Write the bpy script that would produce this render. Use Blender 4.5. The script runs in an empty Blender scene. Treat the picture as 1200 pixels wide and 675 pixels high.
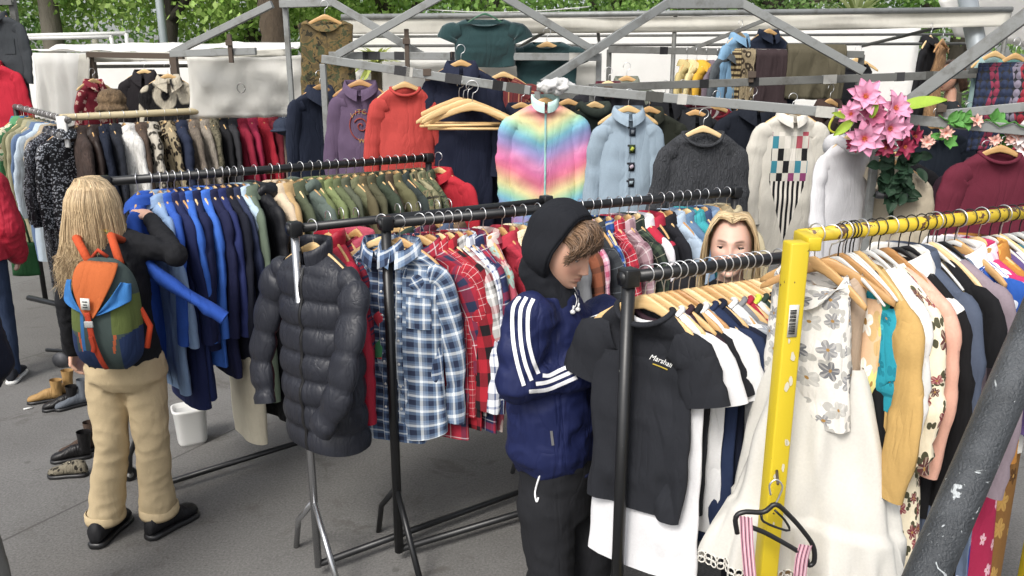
import bpy, bmesh, math, random
import numpy as np
from mathutils import Vector, Matrix, Quaternion
SC = bpy.context.scene
COL = SC.collection
PI = math.pi
random.seed(7)

# ------------------------------------------------------------------ camera geometry
H, FPX, PITCH = 2.05, 920.0, math.atan(242/920)
CP, SP = math.cos(PITCH), math.sin(PITCH)
def ray(px, py):
    a = (px-600)/FPX; b = (337.5-py)/FPX
    return Vector((a, CP+SP*b, -SP+CP*b))
def P(px, py, d):                 # point of the place seen at (px,py), d metres ahead
    r = ray(px, py); return Vector((0, 0, H)) + r*(d/r.y)
def Pz(px, py, z):                # point seen at (px,py) at height z
    r = ray(px, py); return Vector((0, 0, H)) + r*((z-H)/r.z)
def proj(v):
    v = Vector(v)-Vector((0, 0, H)); zc = v.y*CP-v.z*SP
    return 600+FPX*v.x/zc, 337.5-FPX*(v.y*SP+v.z*CP)/zc

# ------------------------------------------------------------------ materials
def lin(c):
    if isinstance(c, str):
        c = [int(c[i:i+2], 16)/255 for i in (0, 2, 4)]; g = .3*c[0]+.6*c[1]+.1*c[2]; c = [x+(g-x)*.17 for x in c]
    return tuple((x/12.92 if x <= .04045 else ((x+.055)/1.055)**2.4) for x in c[:3])+(1,)
class NT:
    def __init__(s, name):
        s.m = bpy.data.materials.new(name); s.m.use_nodes = True
        s.t = s.m.node_tree; s.t.nodes.clear()
        s.out = s.n('ShaderNodeOutputMaterial'); s.b = s.n('ShaderNodeBsdfPrincipled')
        s.l(s.b.outputs[0], s.out.inputs[0])
    def n(s, typ, **kw):
        x = s.t.nodes.new(typ)
        for k, v in kw.items(): setattr(x, k, v)
        return x
    def l(s, a, b): s.t.links.new(a, b)
    def math(s, op, a, b=None, clamp=False):
        x = s.n('ShaderNodeMath', operation=op); x.use_clamp = clamp
        for i, v in enumerate((a, b)):
            if v is None: continue
            if hasattr(v, 'links'): s.l(v, x.inputs[i])
            else: x.inputs[i].default_value = v
        return x.outputs[0]
    def mix(s, f, a, b, mode='MIX'):
        x = s.n('ShaderNodeMixRGB', blend_type=mode)
        for i, v in zip((0, 1, 2), (f, a, b)):
            if hasattr(v, 'links'): s.l(v, x.inputs[i])
            else: x.inputs[i].default_value = v
        return x.outputs[0]
    def ramp(s, f, stops, interp='LINEAR'):
        x = s.n('ShaderNodeValToRGB'); r = x.color_ramp; r.interpolation = interp
        while len(r.elements) < len(stops): r.elements.new(.5)
        for e, (p, c) in zip(r.elements, stops):
            e.position = p; e.color = c if len(c) == 4 else (*c, 1)
        s.l(f, x.inputs[0]); return x.outputs[0]
    def noise(s, vec, scale, detail=3, rough=.5, dist=0):
        x = s.n('ShaderNodeTexNoise'); x.inputs['Scale'].default_value = scale
        x.inputs['Detail'].default_value = detail; x.inputs['Roughness'].default_value = rough
        x.inputs['Distortion'].default_value = dist
        if vec is not None: s.l(vec, x.inputs['Vector'])
        return x.outputs[0]
    def vor(s, vec, scale, feature='F1', out=0, rnd=1):
        x = s.n('ShaderNodeTexVoronoi', feature=feature); x.inputs['Scale'].default_value = scale
        x.inputs['Randomness'].default_value = rnd
        s.l(vec, x.inputs['Vector']); return x.outputs[out]
    def mapping(s, vec, sc=(1, 1, 1), rot=(0, 0, 0)):
        x = s.n('ShaderNodeMapping'); x.inputs['Scale'].default_value = sc; x.inputs['Rotation'].default_value = rot
        s.l(vec, x.inputs['Vector']); return x.outputs[0]
    def coord(s, k='Object'): return s.n('ShaderNodeTexCoord').outputs[k]
    def bump(s, h, strength=.3, dist=.01):
        x = s.n('ShaderNodeBump'); x.inputs['Strength'].default_value = strength; x.inputs['Distance'].default_value = dist
        s.l(h, x.inputs['Height']); s.l(x.outputs[0], s.b.inputs['Normal'])
    def col(s, c):
        if hasattr(c, 'links'): s.l(c, s.b.inputs['Base Color'])
        else: s.b.inputs['Base Color'].default_value = c
    def set(s, **kw):
        for k, v in kw.items(): s.b.inputs[k.replace('_', ' ')].default_value = v
        return s
MC = {}
def fin(t, col, rough=.88, bump=.6, bscale=9, wear=.15, sheen=0.0, metal=0, fine=160, bdist=.018):
    """cloth: base colour with slight fading, creases and weave"""
    oc = t.coord()
    fade = t.noise(oc, 7, 4, .6); fz = t.noise(oc, fine, 2)
    f = t.math('MULTIPLY_ADD', fade, wear*2); t.t.nodes[-1].inputs[2].default_value = 1-wear
    f2 = t.math('MULTIPLY_ADD', fz, .16); t.t.nodes[-1].inputs[2].default_value = .92
    k = t.math('MULTIPLY', f, f2)
    cx = t.n('ShaderNodeCombineXYZ')
    for i in range(3): t.l(k, cx.inputs[i])
    t.col(t.mix(1.0, col, cx.outputs[0], 'MULTIPLY'))
    st = t.mapping(oc, (1.5, 1.5, .42))
    w = t.noise(st, bscale*.75, 3, .5, .7)
    ridge = t.math('ABSOLUTE', t.math('SUBTRACT', w, .5))
    hgt = t.math('ADD', t.math('MULTIPLY', t.math('POWER', ridge, .8), 1.6), t.math('MULTIPLY', fz, .035))
    t.bump(hgt, bump*.85, bdist)
    t.set(Roughness=rough, Metallic=metal)
    t.b.inputs['Specular IOR Level'].default_value = .25
    if sheen: t.b.inputs['Sheen Weight'].default_value = sheen
    return t.m
def cached(f):
    def g(*a, **k):
        key = (f.__name__, repr(a), repr(k))
        if key not in MC: MC[key] = f(*a, **k)
        return MC[key]
    return g
@cached
def plain(c, **k):
    t = NT('cloth_'+c); return fin(t, lin(c), **k)
@cached
def plaid(base, warp, weft=None, period=.085, **k):
    """woven check: warp/weft = list of (start, end, colour) in fractions of the period"""
    t = NT('check_'+base); uv = t.coord('UV'); sep = t.n('ShaderNodeSeparateXYZ'); t.l(uv, sep.inputs[0])
    weft = weft or warp
    def band(o, lst):
        fr = t.math('FRACT', t.math('DIVIDE', o, period))
        stops = [(0, lin(base))]
        for a, b, c in lst: stops += [(a, lin(c)), (b, lin(base))]
        return t.ramp(fr, stops, 'CONSTANT')
    c = t.mix(.5, band(sep.outputs[0], warp), band(sep.outputs[1], weft))
    return fin(t, c, **k)
@cached
def stripes(base, lst, period=.06, axis=1, **k):
    t = NT('striped_'+base); uv = t.coord('UV'); sep = t.n('ShaderNodeSeparateXYZ'); t.l(uv, sep.inputs[0])
    fr = t.math('FRACT', t.math('DIVIDE', sep.outputs[axis], period))
    stops = [(0, lin(base))]
    for a, b, c in lst: stops += [(a, lin(c)), (b, lin(base))]
    return fin(t, t.ramp(fr, stops, 'CONSTANT'), **k)
@cached
def floral(base, cols, scale=9, size=.33, leaf=None, rag=.25, petals=5, **k):
    """printed flowers with petals and a centre, each turned its own way, and small leaves between them"""
    t = NT('print_'+base); uv = t.coord('UV')
    nz = t.n('ShaderNodeTexNoise'); nz.inputs['Scale'].default_value = scale*4; nz.inputs['Detail'].default_value = 2; t.l(uv, nz.inputs['Vector'])
    off = t.n('ShaderNodeVectorMath', operation='SCALE'); off.inputs['Scale'].default_value = .12*rag/scale
    t.l(nz.outputs['Color'], off.inputs[0]); ad = t.n('ShaderNodeVectorMath', operation='ADD'); t.l(uv, ad.inputs[0]); t.l(off.outputs[0], ad.inputs[1])
    def rosette(sc, sz, np_, depth):
        v = t.n('ShaderNodeTexVoronoi', voronoi_dimensions='2D'); v.inputs['Scale'].default_value = sc; v.inputs['Randomness'].default_value = .7; t.l(ad.outputs[0], v.inputs['Vector'])
        d = t.n('ShaderNodeVectorMath', operation='SUBTRACT'); t.l(ad.outputs[0], d.inputs[0]); t.l(v.outputs['Position'], d.inputs[1])
        sx = t.n('ShaderNodeSeparateXYZ'); t.l(d.outputs[0], sx.inputs[0]); sp = t.n('ShaderNodeSeparateColor'); t.l(v.outputs['Color'], sp.inputs[0])
        th = t.math('ADD', t.math('ARCTAN2', sx.outputs[1], sx.outputs[0]), t.math('MULTIPLY', sp.outputs[1], 6.283))
        pet = t.math('ABSOLUTE', t.math('COSINE', t.math('MULTIPLY', th, np_/2)))
        lim = t.math('MULTIPLY', t.math('ADD', 1-depth, t.math('MULTIPLY', pet, depth)), t.math('MULTIPLY', t.math('ADD', .7, t.math('MULTIPLY', sp.outputs[2], .5)), sz))
        return v.outputs['Distance'], lim, sp.outputs[0], pet
    r, lim, rnd, pet = rosette(scale, size, petals, .5)
    n = len(cols); pc = t.ramp(rnd, [(i/n, lin(c)) for i, c in enumerate(cols)], 'CONSTANT')
    vein = t.math('GREATER_THAN', pet, .93); pc = t.mix(t.math('MULTIPLY', vein, .3), pc, lin(base))
    pc = t.mix(t.math('LESS_THAN', r, size*.17), pc, (.35, .2, .06, 1))
    col = lin(base)
    if leaf:
        r2, lim2, _, _ = rosette(scale*1.37, size*1.1, 2, .85); col = t.mix(t.math('LESS_THAN', r2, lim2), lin(base), lin(leaf))
    return fin(t, t.mix(t.math('LESS_THAN', r, lim), col, pc), **k)
@cached
def leopard(base, spot, mid, scale=26, **k):
    t = NT('leopard_'+base); oc = t.mapping(t.coord(), (1, 1, .8)); d = t.vor(oc, scale)
    nz = t.math('MULTIPLY', t.noise(oc, scale*1.5, 2), .25)
    d = t.math('ADD', d, nz)
    c = t.ramp(d, [(0, lin(mid)), (.3, lin(mid)), (.36, lin(spot)), (.56, lin(spot)), (.62, lin(base))])
    return fin(t, c, rough=.95, bump=.8, bscale=40, **k)
@cached
def sequin(c, hi, scale=150, **k):
    t = NT('sequin_'+c); oc = t.coord()
    v = t.n('ShaderNodeTexVoronoi'); v.inputs['Scale'].default_value = scale; t.l(oc, v.inputs['Vector'])
    sp = t.n('ShaderNodeSeparateColor'); t.l(v.outputs['Color'], sp.inputs[0])
    big = t.noise(oc, 14, 3)
    f = t.math('GREATER_THAN', t.math('ADD', sp.outputs[0], t.math('MULTIPLY', big, .8)), 1.18)
    t.col(t.mix(f, lin(c), lin(hi)))
    t.bump(sp.outputs[1], .8, .006); t.set(Roughness=.35, Metallic=.25)
    return t.m
@cached
def fur(c1, c2, scale=60, **k):
    t = NT('fur_'+c1); oc = t.mapping(t.coord(), (1, 1, .25))
    n = t.noise(oc, scale, 4, .7, 1.5); big = t.noise(t.coord(), 11, 3)
    f = t.math('ADD', t.math('MULTIPLY', n, .75), t.math('MULTIPLY', big, .3))
    t.col(t.ramp(f, [(.36, lin(c1)), (.62, lin(c2))])); t.bump(n, 1, .02); t.set(Roughness=.95)
    return t.m
@cached
def camo(cs, scale=11, **k):
    t = NT('camo'); oc = t.coord(); n = t.noise(oc, scale, 3, .6, 1.0); n2 = t.noise(t.mapping(oc, (1.1, 1, .9), (.4, .2, 0)), scale*1.3, 3, .6, 1)
    c = t.ramp(n, [(0, lin(cs[0])), (.43, lin(cs[1])), (.53, lin(cs[2])), (.63, lin(cs[0]))], 'CONSTANT')
    c = t.mix(t.math('GREATER_THAN', n2, .6), c, lin(cs[3]))
    return fin(t, c, **k)
@cached
def rainbow():
    t = NT('rainbow'); oc = t.coord(); sep = t.n('ShaderNodeSeparateXYZ'); t.l(oc, sep.inputs[0])
    u = t.math('ABSOLUTE', t.math('ADD', sep.outputs[0], .03))
    v = t.math('ADD', t.math('MULTIPLY', sep.outputs[2], -1), t.math('MULTIPLY', u, .5))
    v = t.math('ADD', v, t.math('MULTIPLY', t.noise(oc, 4, 2), .06))
    fr = t.math('FRACT', t.math('DIVIDE', t.math('SUBTRACT', v, .13), .42))
    cs = ['d86a9c', 'd86a84', 'd89a80', 'd8cc8c', '96c49c', '6cb0c4', '7a8fc0', '9c84bc', 'c87aa8', 'd86a9c']
    c = t.ramp(fr, [(i/9, lin(x)) for i, x in enumerate(cs)])
    return fin(t, c, bump=.5, rough=.55)
@cached
def checks(cs, base):
    """patchwork blocks down the front panel of the shirt, plain cloth at the sides"""
    t = NT('blocks'); oc = t.coord(); sep = t.n('ShaderNodeSeparateXYZ'); t.l(oc, sep.inputs[0])
    x = t.math('FLOOR', t.math('DIVIDE', sep.outputs[0], .037)); z = t.math('FLOOR', t.math('DIVIDE', sep.outputs[2], .075))
    cx = t.n('ShaderNodeCombineXYZ'); t.l(x, cx.inputs[0]); t.l(z, cx.inputs[1])
    w = t.n('ShaderNodeTexWhiteNoise', noise_dimensions='2D'); t.l(cx.outputs[0], w.inputs['Vector'])
    par = t.math('FRACT', t.math('MULTIPLY', t.math('ADD', x, z), .5))
    c = t.ramp(w.outputs[0], [(i/len(cs), lin(c)) for i, c in enumerate(cs)], 'CONSTANT')
    c = t.mix(t.math('GREATER_THAN', par, .25), lin(base), c)
    low = t.math('LESS_THAN', sep.outputs[2], -.50)
    sx = t.math('FRACT', t.math('DIVIDE', sep.outputs[0], .03))
    c = t.mix(low, c, t.mix(t.math('GREATER_THAN', sx, .5), lin('17171a'), lin('d8d2c6')))
    half = t.math('ADD', .115, t.math('MULTIPLY', t.math('MINIMUM', t.math('ADD', sep.outputs[2], .5), 0), .3))
    ins = t.math('LESS_THAN', t.math('ABSOLUTE', sep.outputs[0]), half)
    ins = t.math('MULTIPLY', ins, t.math('LESS_THAN', sep.outputs[2], -.20))
    return fin(t, t.mix(ins, lin(base), c))
@cached
def wood(c1, c2):
    t = NT('hanger_wood_'+c1); oc = t.mapping(t.coord(), (3, 20, 20)); n = t.noise(oc, 6, 4, .6, .5)
    inf = t.n('ShaderNodeObjectInfo')
    k = t.math('ADD', t.math('MULTIPLY', n, .6), t.math('MULTIPLY', inf.outputs['Random'], .5))
    t.col(t.ramp(k, [(.2, lin(c1)), (.85, lin(c2))])); t.set(Roughness=.42); t.bump(n, .1, .002); return t.m
@cached
def paint(c, rough=.5, metal=0, chip=None, chipamt=.62, scale=14, bump=.25, var=.2, dirt=None):
    t = NT('painted_'+c); oc = t.coord(); n = t.noise(oc, scale, 5, .65); n2 = t.noise(oc, 3, 4)
    base = t.mix(t.math('MULTIPLY', n2, var*2), lin(c), tuple(x*.55 for x in lin(c)[:3])+(1,))
    if dirt: base = t.mix(t.math('MULTIPLY', t.ramp(t.noise(oc, 9, 5, .7), [(.5, (0, 0, 0, 1)), (.7, (1, 1, 1, 1))]), .7), base, lin(dirt))
    if chip: base = t.mix(t.math('GREATER_THAN', n, chipamt), base, lin(chip))
    t.col(base); t.set(Roughness=rough, Metallic=metal); t.bump(n, bump, .003); return t.m

# ------------------------------------------------------------------ mesh building
class MB:
    def __init__(s): s.v = []; s.f = []; s.uv = []; s.n = 0
    def grid(s, A, closed=True, uv=None, cap0=False, cap1=False, flip=False):
        A = np.asarray(A, float); R, N = A.shape[:2]; o = s.n
        s.v.append(A.reshape(-1, 3)); s.n += R*N
        if uv is None:
            uv = np.zeros((R, N+1, 2)); uv[..., 0] = np.linspace(0, 1, N+1)[None]; uv[..., 1] = np.linspace(0, 1, R)[:, None]
        elif uv.shape[1] == N: uv = np.concatenate([uv, uv[:, :1]], 1)
        M = N if closed else N-1
        for i in range(R-1):
            for j in range(M):
                k = (j+1) % N
                q = (o+i*N+j, o+i*N+k, o+(i+1)*N+k, o+(i+1)*N+j)
                w = (uv[i, j], uv[i, j+1], uv[i+1, j+1], uv[i+1, j])
                if flip: q = q[::-1]; w = w[::-1]
                s.f.append(q); s.uv.extend(w)
        for c, i in ((cap0, 0), (cap1, R-1)):
            if c:
                q = tuple(o+i*N+j for j in range(N)); q = q[::-1] if i == 0 else q
                s.f.append(q); s.uv.extend([(0, 0)]*N)
    def poly(s, pts, faces):
        o = s.n; s.v.append(np.array([tuple(p) for p in pts], float)); s.n += len(pts)
        for f in faces:
            s.f.append(tuple(o+i for i in f)); s.uv.extend([(pts[i][0], pts[i][2]) for i in f])
    def tube(s, pts, r, n=10, cap=True):
        """round rod along points; r number or list"""
        pts = [Vector(p) for p in pts]; R = len(pts)
        rs = r if hasattr(r, '__len__') else [r]*R
        A = np.zeros((R, n, 3)); up = None
        for i, p in enumerate(pts):
            t = (pts[min(i+1, R-1)]-pts[max(i-1, 0)]).normalized()
            if up is None: up = t.orthogonal().normalized()
            up = (up-t*up.dot(t)).normalized() if (up-t*up.dot(t)).length > 1e-6 else t.orthogonal().normalized()
            b = t.cross(up)
            for j in range(n):
                a = 2*PI*j/n; A[i, j] = p+(up*math.cos(a)+b*math.sin(a))*rs[i]
        s.grid(A, True, None, cap, cap, flip=False)
    def box(s, c, sz, rot=None):
        c = Vector(c); h = [x/2 for x in sz]
        pts = [Vector((x*h[0], y*h[1], z*h[2])) for x in (-1, 1) for y in (-1, 1) for z in (-1, 1)]
        if rot is not None: pts = [rot @ p for p in pts]
        s.poly([c+p for p in pts], [(0, 1, 3, 2), (4, 6, 7, 5), (0, 4, 5, 1), (2, 3, 7, 6), (0, 2, 6, 4), (1, 5, 7, 3)])
    def beam(s, p0, p1, w, h, roll=0):
        p0, p1 = Vector(p0), Vector(p1); t = p1-p0; L = t.length; t.normalize()
        side = t.cross(Vector((0, 0, 1)))
        side = side.normalized() if side.length > 1e-4 else Vector((1, 0, 0))
        up = side.cross(t)
        if roll: q = Quaternion(t, roll); side = q @ side; up = q @ up
        M = Matrix((side, t, up)).transposed()
        s.box((p0+p1)/2, (w, L, h), M)
    def mesh(s, name):
        m = bpy.data.meshes.new(name)
        V = np.concatenate(s.v); m.vertices.add(len(V)); m.vertices.foreach_set('co', V.ravel())
        ls = np.fromiter((len(f) for f in s.f), int); tot = int(ls.sum())
        m.loops.add(tot); m.loops.foreach_set('vertex_index', np.fromiter((i for f in s.f for i in f), int, tot))
        m.polygons.add(len(ls)); st = np.concatenate([[0], np.cumsum(ls)[:-1]])
        m.polygons.foreach_set('loop_start', st); m.polygons.foreach_set('loop_total', ls)
        u = m.uv_layers.new(name='UVMap'); u.data.foreach_set('uv', np.array(s.uv, float).ravel())
        m.polygons.foreach_set('use_smooth', np.ones(len(ls), bool))
        m.update(calc_edges=True); m.validate(); return m
    def build(s, name, mat=None, parent=None, loc=None, rot=None, smooth=True, bevel=0):
        m = s.mesh(name); return link(name, m, mat, parent, loc, rot, smooth, bevel)
def link(name, m, mat=None, parent=None, loc=None, rot=None, smooth=True, bevel=0):
    o = bpy.data.objects.new(name, m); COL.objects.link(o)
    if mat is not None and len(m.materials) == 0: m.materials.append(mat)
    if parent is not None: o.parent = parent
    if loc is not None: o.location = loc
    if rot is not None: o.rotation_euler = rot
    if not smooth: m.polygons.foreach_set('use_smooth', np.zeros(len(m.polygons), bool))
    if bevel:
        b = o.modifiers.new('bevel', 'BEVEL'); b.width = bevel; b.segments = 2; b.limit_method = 'ANGLE'
    return o
def tag(o, label, cat=None, group=None, kind=None):
    if label: o['label'] = label
    if cat: o['category'] = cat
    if group: o['group'] = group
    if kind: o['kind'] = kind
    return o
def empty(name, loc=(0, 0, 0), rot=(0, 0, 0)):
    o = bpy.data.objects.new(name, None); COL.objects.link(o); o.location = loc; o.rotation_euler = rot
    o.empty_display_size = .05; return o
def smoothstep(x): x = np.clip(x, 0, 1); return x*x*(3-2*x)
def vnoise(U, Z, nu, nz, rng):
    """smooth lattice noise, periodic in U; U,Z in 0..1"""
    g = rng.uniform(-1, 1, (nz+2, nu)); u = (U % 1)*nu; z = np.clip(Z, 0, 1)*nz
    i = np.floor(u).astype(int); k = np.floor(z).astype(int); fu = smoothstep(u-i); fz = smoothstep(z-k)
    i0 = i % nu; i1 = (i+1) % nu
    return (g[k, i0]*(1-fu)+g[k, i1]*fu)*(1-fz)+(g[k+1, i0]*(1-fu)+g[k+1, i1]*fu)*fz
def catmull(pts, n):
    pts = [np.array(p, float) for p in pts]; pts = [2*pts[0]-pts[1]]+pts+[2*pts[-1]-pts[-2]]
    out = []; m = len(pts)-3
    for t in np.linspace(0, m, n):
        i = min(int(t), m-1); f = t-i; a, b, c, d = pts[i:i+4]
        out.append(.5*((2*b)+(-a+c)*f+(2*a-5*b+4*c-d)*f*f+(-a+3*b-3*c+d)*f**3))
    return np.array(out)
# ------------------------------------------------------------------ hangers and garments
def sgp(x, e): return np.sign(x)*np.abs(x)**e
STEEL = NT('hook_wire').set(Metallic=.9, Roughness=.3).m
STEEL.node_tree.nodes['Principled BSDF'].inputs['Base Color'].default_value = (.7, .7, .7, 1)
WOODS = [wood('b98747', 'e0b878'), wood('a8713a', 'd0a060'), wood('c79a58', 'ecca90')]
BLACKPL = paint('1c1c1e', .4, bump=.05)
WHITEPL = paint('d8d8d4', .4, bump=.05)
def hook_bm(rr=.026, zap=-.066):
    b = MB(); pts = []
    for a in np.linspace(math.radians(-15), math.radians(262), 15):
        pts.append((-rr*math.cos(a)*1.0, 0, rr*math.sin(a)+rr*.15))
    pts += [(0, 0, -rr-.012), (0, 0, zap-.012)]
    b.tube(pts, .0019, 6); return b
def hanger_bm(half=.172, drop=.085, apex=-.062, th=.03, wid=.011, curve=.003, bar=False):
    b = MB(); n = 19; A = np.zeros((n, 8, 3))
    for i, x in enumerate(np.linspace(-half, half, n)):
        t = abs(x)/half; z = apex-th/2-drop*(t**1.35)-.0; h = th*(1.05-.35*t)*(1 if t < .97 else .6)/2
        y = -curve*t*t; w = wid*(1-.15*t)/2
        hh = h*(1.15 if t < .12 else 1)
        for j, (dy, dz) in enumerate([(-1, -.7), (-1, .7), (-.6, 1), (.6, 1), (1, .7), (1, -.7), (.6, -1), (-.6, -1)]):
            A[i, j] = (x, y+dy*w, z+dz*hh)
    b.grid(A, True, None, True, True)
    if bar: b.tube([(-half*.93, -curve*.8, apex-drop-.03), (half*.93, -curve*.8, apex-drop-.03)], .006, 8)
    return b
HM = {'wood': hanger_bm().mesh('wooden_hanger'), 'bar': hanger_bm(half=.205, bar=True, drop=.078, curve=.03).mesh('wooden_hanger'),
      'wide': hanger_bm(.165, .085, th=.036, wid=.013, curve=.003).mesh('wooden_hanger'),
      'plastic': hanger_bm(.165, .09, th=.012, wid=.007, curve=0).mesh('plastic_hanger')}
for _k in ('wood', 'bar', 'wide'): HM[_k].materials.append(WOODS[0])
HM['plastic'].materials.append(BLACKPL)
HOOK = hook_bm().mesh('hook'); HOOK.materials.append(STEEL)
HOOKB = hook_bm(.024).mesh('hook'); HOOKB.materials.append(BLACKPL)
hprotos = {}
def hanger(loc, yaw, label, kind='wood', group='clothes hangers on the rails', matno=None, sc=1, hookmesh=None):
    nm = {'plastic': 'plastic_hanger'}.get(kind, 'wooden_hanger')
    if kind not in hprotos:
        r = bpy.data.objects.new(nm, HM[kind]); h = bpy.data.objects.new('hook', HOOK if kind != 'plastic' else HOOKB); h.parent = r
        hprotos[kind] = (r, h)
    r0, h0 = hprotos[kind]
    r = r0.copy(); COL.objects.link(r); h = h0.copy(); h.parent = r; COL.objects.link(h)
    r.location = loc; r.rotation_euler = (0, 0, yaw); r.scale = (sc, sc, sc)
    r.material_slots[0].link = 'OBJECT'
    r.material_slots[0].material = (WOODS[matno if matno is not None else random.randrange(3)] if kind != 'plastic' else (BLACKPL if matno is None else matno))
    return tag(r, label, 'hanger', group)

def sleeve_bm(pts, r1, r2, rng, puff=0, wr=.006, N=18, K=22, cuff=True, length=.6, bandp=.085):
    C = catmull(pts, K); b = MB(); A = np.zeros((K, N, 3)); U = np.arange(N)/N
    r1 = np.interp(np.linspace(0, 1, K), np.linspace(0, 1, len(r1)), r1); r2 = np.interp(np.linspace(0, 1, K), np.linspace(0, 1, len(r2)), r2)
    uv = np.zeros((K, N+1, 2)); Z = np.linspace(0, 1, K)
    G = vnoise(U[None]+Z[:, None]*.15, np.repeat(Z[:, None], N, 1), 5, 7, rng); G2 = vnoise(np.repeat(U[None], K, 0), np.repeat(Z[:, None], N, 1), 3, 12, rng)
    zk = np.linspace(0, 1, K); ph = rng.uniform(0, 6, 3); ca = rng.uniform(0, 6)
    cr = (.0035*np.sin(zk*31+ph[0])+.003*np.sin(zk*53+ph[1]))*np.exp(-((zk-.5)/.22)**2)+.006*np.sin(zk*70+ph[2])*np.exp(-((zk-.93)/.10)**2)
    if K < 15: cr = cr*0
    for k in range(K):
        t = C[min(k+1, K-1)]-C[max(k-1, 0)]; t /= np.linalg.norm(t)+1e-9
        e2 = np.array([0, 1., 0]); e2 = e2-t*e2.dot(t); e2 /= np.linalg.norm(e2)+1e-9; e1 = np.cross(e2, t)
        a = 2*PI*U; q = wr*(G[k]+.8*G2[k])
        if puff: q = q+puff*(np.abs(math.sin(PI*Z[k]*length/bandp))**.55-.5)
        if cuff and k >= K-3: q = q*.3+.002
        q = q+cr[k]*np.cos(a-ca)*.5+(cr[k] if not puff else 0)*.4
        x = np.cos(a)*(r1[k]+q); y = np.sin(a)*(r2[k]+q)
        A[k] = C[k]+x[:, None]*e1+y[:, None]*e2
        uu_ = np.arange(N+1)/N*.28; uv[k, :, 0] = uu_+.16*Z[k]*length+.013; uv[k, :, 1] = Z[k]*length-.16*uu_+.021
    b.grid(A, True, uv); return b

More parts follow.
